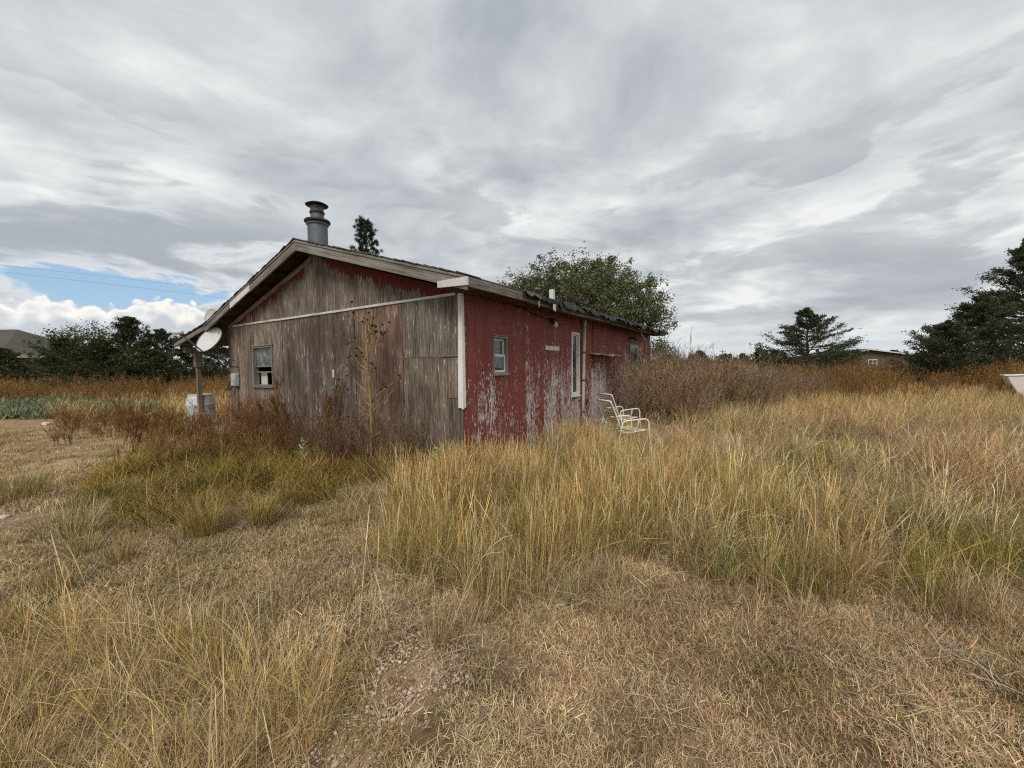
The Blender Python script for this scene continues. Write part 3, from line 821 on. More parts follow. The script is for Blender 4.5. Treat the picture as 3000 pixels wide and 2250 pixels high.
# ---- tall narrow fixed light
tw = thing('window', (0, 0, 0)); tw.parent = house; tw['label'] = 'tall narrow white-framed window'
a0, a1, z0, z1 = TWIN
frame(-0.028, 0.015, a0 - 0.005, a1 + 0.005, z0 - 0.005, z1 + 0.005, 0.045, 'r').build('casing', M['white_w'], tw, 0.003)
frame(0.016, 0.045, a0 + 0.03, a1 - 0.03, z0 + 0.03, z1 - 0.03, 0.045, 'r').build('sash_frame', M['white_w'], tw, 0.003)
MB().box(a0 + 0.07, a1 - 0.07, 0.028, 0.034, z0 + 0.07, z1 - 0.07).build('pane', M['glass'], tw)
MB().box(a0 - 0.02, a1 + 0.02, -0.045, -0.006, z0 - 0.03, z0 - 0.006).build('sill', M['white_w'], tw, 0.004)

# ---- far window with a storm sash
fw = thing('window', (0, 0, 0)); fw.parent = house; fw['label'] = 'storm window with reflections of bare branches'
a0, a1, z0, z1 = FWIN
frame(-0.03, 0.04, a0 + 0.0, a1 - 0.0, z0, z1, 0.055, 'r').build('casing', M['alu'], fw, 0.004)
frame(-0.016, 0.02, a0 + 0.056, a1 - 0.056, z0 + 0.056, z1 - 0.056, 0.035, 'r').build('sash_frame', M['white_w'], fw, 0.003)
MB().box(a0 + 0.05, a1 - 0.05, -0.02, 0.018, 1.68, 1.73).build('meeting_rail', M['alu'], fw, 0.003)
MB().box(a0 + 0.08, a1 - 0.08, -0.004, 0.002, z0 + 0.08, z1 - 0.08).build('pane', M['dirty_glass'], fw)
MB().box(a0 + 0.02, a1 - 0.02, 0.11, 0.12, z0 + 0.0, z1).build('blind', M['blind'], fw)

# ---- fittings of the long wall
dp = thing('vent_pipe', (0, 0, 0)); dp.parent = house
MB().tube([(4.20, -0.06, 0.05), (4.22, -0.06, 0.9), (4.265, -0.065, 1.9), (4.30, -0.075, 2.62)], 0.036, 12).build('pipe', M['pvc'], dp)
MB().lathe([(0.037, 2.56), (0.05, 2.565), (0.05, 2.66), (0.037, 2.664)], 12, (4.299, -0.074, 0)).build('elbow', M['pvc'], dp)
for z, xx in ((0.55, 4.205), (1.28, 4.235), (1.92, 4.264)):
    MB().lathe([(0.037, z - 0.025), (0.044, z - 0.02), (0.044, z + 0.02), (0.037, z + 0.025)], 12, (xx, -0.0625, 0)).build('coupling', M['flue'], dp)
MB().tube([(4.945, -0.03, 2.66), (4.93, -0.03, 2.2), (4.90, -0.03, 1.62)], 0.014, 8).build('conduit', M['conduit'], house)
MB().box(4.87, 4.93, -0.05, -0.006, 1.55, 1.625).build('conduit_box', M['conduit'], house, 0.004)
sh = thing('shelf', (0, 0, 0)); sh.parent = house
n = 12; vs = []; fs = []
for j in range(n + 1):
    x = 4.70 + 1.75 * j / n
    w_ = 0.012 * math.sin(j * 1.7) + 0.015 * math.sin(j * 0.8)
    vs += [(x, -0.007, 1.905 + w_ * 0.3), (x, -0.12, 1.885 + w_), (x, -0.26 + 0.02 * math.sin(j * 2.1), 1.862 + w_)]
for j in range(n):
    for k in range(2):
        a = j * 3 + k
        fs.append((a, a + 3, a + 4, a + 1))
M['shelf'] = mat_whitepaint('faded red sheet metal', (0.42, 0.33, 0.31), 0.6, 'x')
o = MB().add(vs, fs).build('board', M['shelf'], sh); md = o.modifiers.new('t', 'SOLIDIFY'); md.thickness = 0.014
for x in (5.0, 5.55, 6.1):
    MB().prism([(-0.21, 1.845), (-0.008, 1.63), (-0.008, 1.66), (-0.18, 1.852)], 0, x, x + 0.025).build('bracket', M['conduit'], sh)
MB().box(2.49, 3.10, -0.016, -0.0075, 1.928, 2.016).build('white_plate', M['plaque'], house, 0.004)
op = thing('outlet', (0, 0, 0)); op.parent = house
MB().box(5.33, 5.41, -0.014, -0.0075, 1.50, 1.66).build('plate', M['white_w'], op, 0.003)
for zz in (1.535, 1.605): MB().box(5.352, 5.388, -0.0165, -0.0142, zz, zz + 0.025).build('socket', M['black'], op)
lt = thing('bare_bulb_light', (0, 0, 0)); lt.parent = house
MB().lathe([(0.065, 0), (0.065, 0.015), (0.045, 0.03), (0.0, 0.03)], 16).build('base', M['flue_dark'], lt)
lt.children[0].rotation_euler = (math.radians(90), 0, 0); lt.children[0].location = (2.74, -0.007, 2.52)
MB().tube([(2.74, -0.03, 2.52), (2.74, -0.085, 2.515), (2.74, -0.11, 2.48)], [0.045, 0.05, 0.055], 12).build('socket', M['flue_dark'], lt)
MB().lathe([(0.0, -0.105), (0.03, -0.095), (0.043, -0.065), (0.04, -0.03), (0.028, 0.0), (0.028, 0.02)], 14, (2.74, -0.115, 2.475)).build('bulb', M['bulb'], lt)
MB().tube([(1.35, -0.03, 2.655), (1.7, -0.03, 2.64), (2.0, -0.03, 2.585), (2.35, -0.03, 2.548), (2.7, -0.025, 2.53), (3.05, -0.012, 2.53)], 0.009, 6).build('cable', M['black'], house)
f2 = thing('floodlight', (0, 0, 0)); f2.parent = house
MB().box(7.98, 8.08, -0.05, -0.007, 2.42, 2.50).build('back_box', M['flue_dark'], f2, 0.004)
for s_ in (-1, 1):
    MB().tube([(8.03, -0.05, 2.47), (8.03 + s_ * 0.05, -0.11, 2.46), (8.03 + s_ * 0.10, -0.20, 2.40)], [0.02, 0.03, 0.055], 10).build('lamp_head', M['flue_dark'], f2)
MB().prism([(4.52, 0.66), (4.60, 0.69), (4.62, 0.80), (4.56, 0.83), (4.53, 0.78)], 1, -0.0085, -0.0060).build('rot_hole', M['core'], house)

# ---- electric meter box on the gable
mt = thing('meter_box', (0, 0, 0)); mt.parent = house
MB().box(-0.13, -0.018, 6.87, 7.08, 1.235, 1.545).build('enclosure', M['meter'], mt, 0.02)
MB().box(-0.1345, -0.1305, 6.89, 7.06, 1.26, 1.52).build('cover', M['meter'], mt, 0.002)
MB().tube([(-0.06, 6.93, 1.236), (-0.06, 6.93, 0.02)], 0.022, 10).build('conduit', M['flue'], mt)
for k in range(5):
    r_ = random.Random(k)
    p0 = (-0.08, 7.02 + 0.01 * k, 1.24)
    MB().tube([p0, (-0.12 - 0.02 * k, 7.10 + 0.03 * k, 1.14 + 0.03 * r_.random()), (-0.10, 7.22 + 0.03 * k, 1.18 + 0.08 * r_.random()), (-0.03, 7.33, 1.32 + 0.1 * r_.random()), (0.01, 7.375, 1.62 + 0.1 * k)], 0.006, 5).build('cable', M['black'], mt)
MB().tube([(-0.03, 7.36, 1.72), (-0.03, 6.9, 1.70), (-0.03, 6.86, 1.60)], 0.007, 5).build('cable', M['black'], mt)
# pale chip on the siding
MB().box(-0.022, -0.0175, 3.10, 3.15, 1.46, 1.60).build('paint_chip', M['plaque'], house)

# ------------------------------------------------------------------ vegetation helpers
def leafmat(name, rough=0.75, transl=0.25, inst=True):
    m, t, b = new_mat(name)
    at = t.node('ShaderNodeAttribute', attribute_name='tone', attribute_type='GEOMETRY')
    c = at.outputs['Color']
    if inst:
        ti = t.node('ShaderNodeAttribute', attribute_name='tint', attribute_type='INSTANCER')
        c = t.mix(1.0, c, ti.outputs['Color'], 'MULTIPLY')
    t.n.remove(b)
    df = t.node('ShaderNodeBsdfDiffuse'); t.put(df.inputs[0], c)
    tr = t.node('ShaderNodeBsdfTranslucent'); t.put(tr.inputs[0], c)
    mx = t.node('ShaderNodeMixShader'); mx.inputs[0].default_value = transl
    t.l.new(df.outputs[0], mx.inputs[1]); t.l.new(tr.outputs[0], mx.inputs[2])
    t.l.new(mx.outputs[0], m.node_tree.nodes['Material Output'].inputs['Surface'])
    return m
M['grass'] = leafmat('dry grass blades', transl=0.10)
M['weed'] = leafmat('dry weed stems', transl=0.15)
M['leaf'] = leafmat('tree foliage', transl=0.25, inst=False)
M['stem'] = leafmat('weed stem', transl=0.05, inst=False)

def ribbons(r, base, az, L, lean, curve, width, segs, tone, tip=0.12, head=0.0, twist=0.8):
    # N curved ribbons -> verts, quads, colours
    N = len(base)
    t = np.linspace(0, 1, segs + 1)
    ang = lean[:, None] + curve[:, None] * t[None, :] ** 1.3
    st = L[:, None] / segs
    dxy = np.sin(ang) * st; dz_ = np.cos(ang) * st
    R = np.concatenate([np.zeros((N, 1)), np.cumsum(dxy[:, :-1], 1)], 1)
    Z = np.concatenate([np.zeros((N, 1)), np.cumsum(dz_[:, :-1], 1)], 1)
    azw = az[:, None] + r.normal(0, 0.12, (N, 1)) * t[None, :]
    P = np.stack([base[:, 0:1] + R * np.cos(azw), base[:, 1:2] + R * np.sin(azw), base[:, 2:3] + Z], 2)
    sa = az + r.uniform(-twist, twist, N) + math.pi / 2
    S = np.stack([np.cos(sa), np.sin(sa), np.zeros(N)], 1)
    prof_ = 1 - (1 - tip) * t ** 2
    if head > 0:
        prof_ = np.where((t > 0.72) & (t < 0.999), head, prof_)
    w = width[:, None] * prof_[None, :] * 0.5
    A = P - S[:, None, :] * w[:, :, None]; B = P + S[:, None, :] * w[:, :, None]
    V = np.stack([A, B], 2).reshape(-1, 3)
    k = segs + 1
    i = (np.arange(N)[:, None] * k + np.arange(segs)[None, :]).ravel() * 2
    F = np.stack([i, i + 1, i + 3, i + 2], 1)
    C = np.repeat(tone[:, None, :], k * 2, 1).reshape(-1, 3)
    return V, F, C

def merge(parts):
    Vs, Fs, Cs = [], [], []
    o = 0
    for V, F, C in parts:
        Vs.append(V); Fs.append(F + o); Cs.append(C); o += len(V)
    return np.concatenate(Vs), np.concatenate(Fs), np.concatenate(Cs)

def pick(r, cols, n, var=0.24, p=None):
    c = np.array(cols)[r.choice(len(cols), n, p=p)]
    return np.clip(c * (1 + r.normal(0, var, (n, 1))) * (1 + r.normal(0, 0.05, (n, 3))), 0.005, 0.9)

def disc(r, n, rad, power=0.5):
    a = r.uniform(0, 2 * math.pi, n); q = rad * r.uniform(0, 1, n) ** power
    return np.stack([q * np.cos(a), q * np.sin(a), np.zeros(n)], 1), a

def tubes(P0, P1, r0, r1, tone, sides=3):
    # straight tapered prisms
    P0 = np.asarray(P0, float); P1 = np.asarray(P1, float); r0 = np.asarray(r0, float); r1 = np.asarray(r1, float)
    N = len(P0)
    d = P1 - P0
    d /= np.maximum(np.linalg.norm(d, axis=1, keepdims=True), 1e-9)
    a = np.where(np.abs(d[:, 2:3]) < 0.9, np.array([[0, 0, 1.0]]), np.array([[1.0, 0, 0]]))
    e1 = np.cross(d, a); e1 /= np.linalg.norm(e1, axis=1, keepdims=True)
    e2 = np.cross(d, e1)
    an = np.arange(sides) * 2 * math.pi / sides
    ring = e1[:, None, :] * np.cos(an)[None, :, None] + e2[:, None, :] * np.sin(an)[None, :, None]
    A = P0[:, None, :] + ring * r0[:, None, None]; B = P1[:, None, :] + ring * r1[:, None, None]
    V = np.concatenate([A, B], 1).reshape(-1, 3)
    b = np.arange(N)[:, None] * 2 * sides
    k = np.arange(sides)[None, :]
    k2 = (k + 1) % sides
    F = np.stack([b + k, b + k2, b + sides + k2, b + sides + k], 2).reshape(-1, 4)
    C = np.repeat(np.asarray(tone)[:, None, :], 2 * sides, 1).reshape(-1, 3)
    return V, F, C

def twig_segs(r, p, d, L, rad, depth, out, spread=0.5, up=0.25, nchild=(2, 4), nseg=3, shrink=0.62):
    # recursive branch: appends (p0, p1, r0, r1, depth)
    p = np.array(p, float); d = np.array(d, float); d /= np.linalg.norm(d)
    q = p.copy(); step = L / nseg
    pts = [(q.copy(), d.copy(), rad)]
    for i in range(nseg):
        d = d + r.normal(0, 0.13, 3) + np.array([0, 0, up * 0.12]); d /= np.linalg.norm(d)
        q2 = q + d * step
        ra, rb = rad * (1 - 0.55 * i / nseg), rad * (1 - 0.55 * (i + 1) / nseg)
        out.append((q, q2, ra, rb, depth))
        q = q2
        pts.append((q.copy(), d.copy(), rb))
    if depth > 0:
        for i in range(r.integers(nchild[0], nchild[1] + 1)):
            k = r.integers(1, len(pts))
            pp, dd, rr = pts[k]
            nd = dd + r.normal(0, spread, 3) + np.array([0, 0, up]); 
            twig_segs(r, pp, nd, L * shrink * r.uniform(0.7, 1.2), rr * 0.62, depth - 1, out, spread, up, nchild, nseg, shrink)
    return out

def segs_np(segs, tone_f, minr=0.0012, sides=3):
    P0 = np.array([s_[0] for s_ in segs]); P1 = np.array([s_[1] for s_ in segs])
    r0 = np.maximum([s_[2] for s_ in segs], minr); r1 = np.maximum([s_[3] for s_ in segs], minr)
    return tubes(P0, P1, r0, r1, tone_f(len(segs)), sides)

TEMPL = {}
def template(kind, V, F, C, mat):
    # templates live in a collection that is not in the scene; only instanced
    if kind not in TEMPL: TEMPL[kind] = bpy.data.collections.new('templates ' + kind)
    me = np_mesh(kind, V, F, False, C); me.materials.append(mat)
    o = bpy.data.objects.new('%s_%02d' % (kind, len(TEMPL[kind].objects)), me)
    TEMPL[kind].objects.link(o)

GOLD = [(0.62, 0.46, 0.19), (0.54, 0.37, 0.14), (0.70, 0.57, 0.30), (0.37, 0.24, 0.10)]
STRAW = [(0.68, 0.57, 0.375), (0.58, 0.46, 0.275), (0.76, 0.69, 0.53), (0.43, 0.31, 0.18)]
GREEN = [(0.145, 0.160, 0.035), (0.20, 0.20, 0.05), (0.26, 0.235, 0.065), (0.115, 0.13, 0.034)]
GREYD = [(0.40, 0.34, 0.25), (0.30, 0.24, 0.165), (0.50, 0.45, 0.36), (0.22, 0.155, 0.095)]
DEAD = [(0.15, 0.095, 0.055), (0.20, 0.13, 0.075), (0.11, 0.07, 0.045)]
RUST = [(0.22, 0.100, 0.040), (0.28, 0.145, 0.060), (0.165, 0.082, 0.040), (0.33, 0.20, 0.095)]
LAWN = [(0.56, 0.42, 0.268), (0.46, 0.33, 0.20), (0.67, 0.555, 0.395), (0.29, 0.205, 0.125), (0.25, 0.215, 0.12)]

def tall_templates(kind, n, cols, leafcols, wid, nst, nlf, seed, lean=0.16, headw=2.0):
    for q in range(n):
        r = np.random.default_rng(seed + q)
        b, a = disc(r, nst, 0.11)
        parts = [ribbons(r, b, a + r.normal(0, 0.7, nst), r.uniform(0.62, 1.05, nst), np.where(r.uniform(0, 1, nst) < 0.16, r.uniform(0.5, 1.25, nst), np.abs(r.normal(0.06, lean * 0.7, nst))), np.abs(r.normal(0.15, lean * 1.4, nst)), r.uniform(0.6, 1.1, nst) * wid, 5, pick(r, cols, nst), 0.5, headw)]
        b, a = disc(r, nlf, 0.13)
        parts.append(ribbons(r, b, a + r.normal(0, 0.9, nlf), r.uniform(0.3, 0.82, nlf), np.abs(r.normal(0.15, 0.25, nlf)), r.uniform(0.2, 2.6, nlf), r.uniform(0.7, 1.3, nlf) * wid, 5, pick(r, leafcols, nlf), 0.1))
        template(kind, *merge(parts), M['grass'])

tall_templates('tall_gold', 6, GOLD + STRAW[:1], GOLD + GREEN[:2] + STRAW[:1] + DEAD, 0.0047, 18, 26, 100, 0.22)
tall_templates('tall_straw', 5, STRAW + GOLD[:1], STRAW[:2] + GREYD[:1] + GREEN[1:3] + DEAD, 0.0040, 20, 32, 200, 0.55)
tall_templates('fore_straw', 6, STRAW + GOLD[:1], STRAW + GREYD[:1] + GREEN[2:3] + DEAD, 0.0048, 16, 30, 250, 0.45, 1.3)
tall_templates('tall_far', 4, STRAW + GOLD[:2], STRAW + GREEN[1:3], 0.0068, 24, 20, 300, 0.46, 1.5)
for q in range(5):      # arching half-fallen leaves
    r = np.random.default_rng(400 + q); n = 34
    b, a = disc(r, n, 0.12)
    template('arching', *ribbons(r, b, a + r.normal(0, 0.6, n), r.uniform(0.3, 0.75, n), r.uniform(0.1, 0.7, n), r.uniform(0.8, 2.2, n), r.uniform(0.003, 0.0055, n), 6, pick(r, GREYD + STRAW[:2] + GOLD[:1], n)), M['grass'])
for q in range(5):      # green-based tufts
    r = np.random.default_rng(500 + q); n = 46
    b, a = disc(r, n, 0.13)
    template('green_tuft', *ribbons(r, b, a + r.normal(0, 0.7, n), r.uniform(0.35, 0.85, n), np.abs(r.normal(0.1, 0.18, n)), r.uniform(0.1, 1.3, n), r.uniform(0.003, 0.0055, n), 5, pick(r, GREEN + GOLD[:1] + STRAW[:1], n, p=[.24, .24, .2, .16, .1, .06])), M['grass'])
for q in range(5):      # flattened green grass
    r = np.random.default_rng(600 + q); n = 60
    b, a = disc(r, n, 0.2)
    template('flat_green', *ribbons(r, b, r.normal(q * 1.3, 0.9, n), r.uniform(0.22, 0.5, n), r.uniform(0.5, 1.1, n), r.uniform(0.2, 1.0, n), r.uniform(0.004, 0.008, n), 5, pick(r, GREEN + [(0.30, 0.22, 0.09), (0.34, 0.25, 0.12), (0.17, 0.115, 0.055)], n)), M['grass'])
for q in range(6):      # short mown lawn, curled dry blades
    r = np.random.default_rng(700 + q); n = 84
    b, a = disc(r, n, 0.10, 0.5)
    template('lawn', *ribbons(r, b, r.uniform(0, 6.28, n), r.uniform(0.025, 0.075, n), r.uniform(0.1, 1.2, n), r.uniform(0.2, 2.1, n), r.uniform(0.0026, 0.0048, n), 4, pick(r, LAWN, n, 0.22, [.3, .27, .2, .15, .08])), M['grass'])
for q in range(4):      # loose thatch lying on the soil
    r = np.random.default_rng(750 + q); n = 40
    b, a = disc(r, n, 0.16); b[:, 2] = r.uniform(0.003, 0.03, n)
    template('thatch', *ribbons(r, b, r.uniform(0, 6.28, n), r.uniform(0.06, 0.19, n), r.uniform(1.0, 1.6, n), r.uniform(-0.5, 0.9, n), r.uniform(0.0025, 0.0042, n), 4, pick(r, GREYD + LAWN[:3], n, 0.25)), M['grass'])
for q in range(4):      # long single seed stalks
    r = np.random.default_rng(800 + q); n = 7
    b, a = disc(r, n, 0.2)
    template('stalks', *ribbons(r, b, r.uniform(0, 6.28, n), r.uniform(0.55, 1.05, n), np.abs(r.normal(0.05, 0.16, n)), r.uniform(0.0, 0.5, n), r.uniform(0.0022, 0.0034, n), 8, pick(r, STRAW[:3] + [(0.58, 0.50, 0.32)], n, 0.1), 0.6, 1.9), M['grass'])

def weed_template(kind, seed, n, cols, H, nst, rad, wid, fine):
    for q in range(n):
        r = np.random.default_rng(seed + q)
        segs = []
        for i in range(nst):
            a = r.uniform(0, 6.28)
            twig_segs(r, (rad * math.cos(a) * r.uniform(0, 1), rad * math.sin(a) * r.uniform(0, 1), 0), (r.normal(0, 0.16), r.normal(0, 0.16), 1), H * r.uniform(0.6, 1.0) * 0.72, wid, 2, segs, 0.34, 0.55, (3, 5), 4, 0.42)
        parts = [segs_np(segs, lambda k: pick(r, cols, k, 0.2), 0.0016)]
        if fine:
            ends = [s_ for s_ in segs if s_[4] <= 1]
            idx = r.integers(0, len(ends), fine)
            f = r.uniform(0, 1, (fine, 1))
            b = np.array([ends[k][0] for k in idx]) * (1 - f) + np.array([ends[k][1] for k in idx]) * f
            parts.append(ribbons(r, b, r.uniform(0, 6.28, fine), r.uniform(0.03, 0.09, fine), r.uniform(0.1, 1.0, fine), r.uniform(-0.3, 0.6, fine), r.uniform(0.004, 0.009, fine), 2, pick(r, cols, fine, 0.25), 0.4))
        template(kind, *merge(parts), M['weed'])
weed_template('rust', 900, 5, RUST, 1.0, 9, 0.22, 0.004, 330)
weed_template('rust_far', 920, 4, RUST + [(0.24, 0.15, 0.07)], 1.0, 12, 0.5, 0.008, 260)
BRUSH = [(0.28, 0.21, 0.15), (0.39, 0.305, 0.225), (0.165, 0.118, 0.084), (0.29, 0.20, 0.135)]
for q in range(5):
    r = np.random.default_rng(950 + q); segs = []
    for i in range(9):
        twig_segs(r, (r.normal(0, 0.12), r.normal(0, 0.12), 0), (r.normal(0, 0.38), r.normal(0, 0.38), 1), r.uniform(0.55, 0.85), 0.006, 3, segs, 0.42, 0.35, (2, 4), 3, 0.62)
    template('brush', *segs_np(segs, lambda k: pick(r, BRUSH, k, 0.25), 0.0024), M['weed'])
for q in range(4):
    r = np.random.default_rng(970 + q); n = 90
    b, a = disc(r, n, 0.28); b[:, 2] = r.uniform(0, 0.12, n)
    template('cover', *ribbons(r, b, r.uniform(0, 6.28, n), r.uniform(0.08, 0.25, n), r.uniform(0.1, 0.9, n), r.uniform(0, 0.9, n), r.uniform(0.015, 0.03, n), 3, pick(r, [(0.15, 0.175, 0.11), (0.20, 0.225, 0.15), (0.115, 0.14, 0.08), (0.28, 0.28, 0.19)], n, 0.2), 0.3), M['grass'])
for q in range(6):      # pebbles
    r = np.random.default_rng(990 + q)
    import bmesh
    bm = bmesh.new(); bmesh.ops.create_icosphere(bm, subdivisions=1, radius=1.0)
    V = np.array([v.co[:] for v in bm.verts]); F = np.array([[v.index for v in f.verts] for f in bm.faces]); bm.free()
    V = V * np.array([1, r.uniform(0.65, 0.95), r.uniform(0.45, 0.7)]) * (1 + r.normal(0, 0.1, (len(V), 1)))
    template('pebble', V, F, np.ones((len(V), 3)) * 0.9, M['weed'])

# ------------------------------------------------------------------ scattering (geometry-node instances; ground cover only)
def scatter(name, kind, pts, rot, scl, tint, label, cat, mat):
    N = len(pts)
    me = bpy.data.meshes.new(name)
    me.vertices.add(N); me.vertices.foreach_set('co', np.asarray(pts, np.float32).ravel())
    for nm, tp, dat, key in (('rot', 'FLOAT_VECTOR', rot, 'vector'), ('scl', 'FLOAT_VECTOR', scl, 'vector')):
        a = me.attributes.new(nm, tp, 'POINT'); a.data.foreach_set(key, np.asarray(dat, np.float32).ravel())
    a = me.attributes.new('pick', 'INT', 'POINT'); a.data.foreach_set('value', rng.integers(0, 1000, N).astype(np.int32))
    a = me.attributes.new('tint', 'FLOAT_COLOR', 'POINT')
    c = np.ones((N, 4), np.float32); c[:, :3] = tint; a.data.foreach_set('color', c.ravel())
    me.update()
    o = bpy.data.objects.new(name, me); COL.objects.link(o)
    me.materials.append(mat)
    tag(o, label, cat, kind='stuff')
    g = bpy.data.node_groups.new(name, 'GeometryNodeTree')
    g.interface.new_socket('Geometry', in_out='INPUT', socket_type='NodeSocketGeometry')
    g.interface.new_socket('Geometry', in_out='OUTPUT', socket_type='NodeSocketGeometry')
    n = g.nodes
    gi = n.new('NodeGroupInput'); gout = n.new('NodeGroupOutput')
    ci = n.new('GeometryNodeCollectionInfo'); ci.inputs['Collection'].default_value = TEMPL[kind]
    ci.inputs['Separate Children'].default_value = True; ci.inputs['Reset Children'].default_value = True
    ip = n.new('GeometryNodeInstanceOnPoints')
    ip.inputs['Pick Instance'].default_value = True
    m2p = n.new('GeometryNodeMeshToPoints')
    def named(nm, t_):
        k = n.new('GeometryNodeInputNamedAttribute'); k.data_type = t_; k.inputs['Name'].default_value = nm
        return k.outputs['Attribute']
    e2r = n.new('FunctionNodeEulerToRotation')
    l = g.links
    l.new(gi.outputs[0], m2p.inputs['Mesh']); l.new(m2p.outputs[0], ip.inputs['Points'])
    l.new(ci.outputs[0], ip.inputs['Instance'])
    l.new(named('pick', 'INT'), ip.inputs['Instance Index'])
    l.new(named('rot', 'FLOAT_VECTOR'), e2r.inputs[0]); l.new(e2r.outputs[0], ip.inputs['Rotation'])
    l.new(named('scl', 'FLOAT_VECTOR'), ip.inputs['Scale'])
    l.new(ip.outputs[0], gout.inputs[0])
    md = o.modifiers.new('scatter', 'NODES'); md.node_group = g
    return o

def vnoise(x, y, s, seed=0):
    # cheap smooth value noise in [0,1]
    r = np.random.default_rng(seed + 1000); T = r.uniform(0, 1, (64, 64))
    u = np.asarray(x) / s + 17.3; v = np.asarray(y) / s + 5.1
    i = np.floor(u).astype(int); j = np.floor(v).astype(int); fu = u - i; fv = v - j
    fu = fu * fu * (3 - 2 * fu); fv = fv * fv * (3 - 2 * fv)
    g = lambda a, b: T[a % 64, b % 64]
    return (g(i, j) * (1 - fu) + g(i + 1, j) * fu) * (1 - fv) + (g(i, j + 1) * (1 - fu) + g(i + 1, j + 1) * fu) * fv

def in_poly(x, y, P):
    P = np.asarray(P); c = np.zeros(len(x), bool)
    j = len(P) - 1
    for i in range(len(P)):
        xi, yi = P[i]; xj, yj = P[j]
        c ^= ((yi > y) != (yj > y)) & (x < (xj - xi) * (y - yi) / (yj - yi + 1e-12) + xi)
        j = i
    return c

def sample(x0, x1, y0, y1, dens, keep=None, margin=1.36):
    # random points in a box, thinned by keep(x, y) and to the wedge the camera (or a step beside it) can see
    n = int((x1 - x0) * (y1 - y0) * dens)
    x = rng.uniform(x0, x1, n); y = rng.uniform(y0, y1, n)
    ok = np.abs(x) < margin * (y + 0.9) + 0.4
    if keep is not None:
        k = keep(x, y)
        ok &= (rng.uniform(0, 1, n) < k) if k.dtype != bool else k
    x, y = x[ok], y[ok]
    hx, hy = w2h(x, y)
    out = ~((hx > -0.06) & (hx < HL + 0.05) & (hy > -0.06) & (hy < 10.0))
    return x[out], y[out]

def place(x, y, s0, s1, tilt=0.08, wind=None, zscale=None):
    n = len(x)
    p = np.stack([x, y, gz(x, y) - 0.004], 1)
    rot = np.stack([rng.normal(0, tilt, n), rng.normal(0, tilt, n), rng.uniform(0, 6.283, n)], 1)
    s = rng.uniform(s0, s1, n) if np.isscalar(s0) else s0 * rng.uniform(0.85, 1.15, n)
    sc = np.stack([s, s, s * (1 if zscale is None else zscale)], 1)
    return p, rot, sc

def tintv(n, base=(1, 1, 1), var=0.12):
    return np.clip(np.array(base) * (1 + rng.normal(0, var, (n, 1))) * (1 + rng.normal(0, var * 0.35, (n, 3))), 0.1, 2.0)

# ------------------------------------------------------------------ ground cover
P_TALL = [(-2.3, 6.6), (-1.95, 5.2), (-1.74, 4.47), (-1.06, 3.30), (-0.62, 2.86), (-0.13, 2.70), (0.49, 3.02), (0.9, 3.12), (1.37, 2.80), (1.72, 2.64), (2.07, 2.52), (2.79, 2.6), (3.3, 2.66), (5.0, 2.5), (30, 10), (60, 30), (60, 60), (14, 60), (5.3, 15.3), (-0.7, 5.86)]
P_GREEN = [(-5.2, 4.75), (-6.1, 6.0), (-6.7, 7.3), (-5.5, 8.3), (-3.8, 7.6), (-2.3, 6.6), (-1.9, 5.2), (-1.75, 4.5), (-1.95, 3.95), (-2.7, 3.86), (-3.1, 3.75), (-3.85, 4.05)]
P_STRAW = [(-4.2, 2.6), (-2.6, 2.5), (-1.7, 2.3), (-1.05, 2.05), (-0.85, 1.8), (-0.80, 1.2), (-1.5, 0.8), (-4.2, 1.2)]
P_GRAVEL = [(-0.79, 2.42), (-0.37, 2.41), (-0.25, 2.03), (-0.48, 1.85), (-0.52, 1.66), (-0.60, 1.3), (-0.95, 1.3), (-0.90, 1.56), (-0.72, 1.82), (-0.84, 2.1)]
P_TRACK = [(-20, 10.5), (-12.5, 9.6), (-8.6, 6.6), (-7.3, 6.3), (-7.2, 7.4), (-8.6, 9.0), (-10.2, 11.6), (-12.6, 12.7), (-20, 13.8)]

def lerp(a, b, t): return np.array(a)[None, :] * (1 - t[:, None]) + np.array(b)[None, :] * t[:, None]

# short lawn
def k_lawn(x, y):
    g = in_poly(x, y, P_GRAVEL)
    t_ = in_poly(x, y, P_TALL)
    tr = in_poly(x, y, P_TRACK)
    k = np.where(g, 0.26, np.where(t_, 0.25, np.where(tr, 0.14 + 0.55 * np.clip(vnoise(x, y, 0.5, 4) * 2 - 0.8, 0, 1), 1.0)))
    k *= np.interp(-x - 0.1 * y, [3.2, 5.0], [1.0, 0.62])
    k *= 0.62 + 0.5 * np.clip(vnoise(x, y, 0.45, 3) * 1.6, 0, 1)
    k *= np.where((vnoise(x, y, 0.28, 8) > 0.74) & (x < 0.6), 0.35, 1.0)
    return np.clip(k, 0, 1)
xa, ya = sample(-5, 5.5, 0.9, 4.6, 300, k_lawn)
xb, yb = sample(-16, 2, 4.6, 12, 105, k_lawn)
x = np.concatenate([xa, xb]); y = np.concatenate([ya, yb])
s = np.where(y > 4.6, 1.35, 1.0) * (0.75 + 0.5 * vnoise(x, y, 0.6, 5))
p, ro, sc = place(x, y, s, 1, 0.15)
f = np.clip((x + 1.2) / 2.0, 0, 1); 
tn = lerp((0.98, 0.97, 0.86), (1.05, 0.98, 0.90), f) * (0.66 + 0.62 * vnoise(x, y, 0.35, 21) * (0.6 + 0.8 * vnoise(x, y, 0.11, 22)))[:, None] * tintv(len(x), var=0.1)
g = (vnoise(x, y, 0.5, 33) > 0.78)
tn[g] *= np.array([0.78, 0.80, 0.68])
scatter('lawn_grass', 'lawn', p, ro, sc, tn, 'short dry tan lawn grass in the foreground', 'grass', M['grass'])

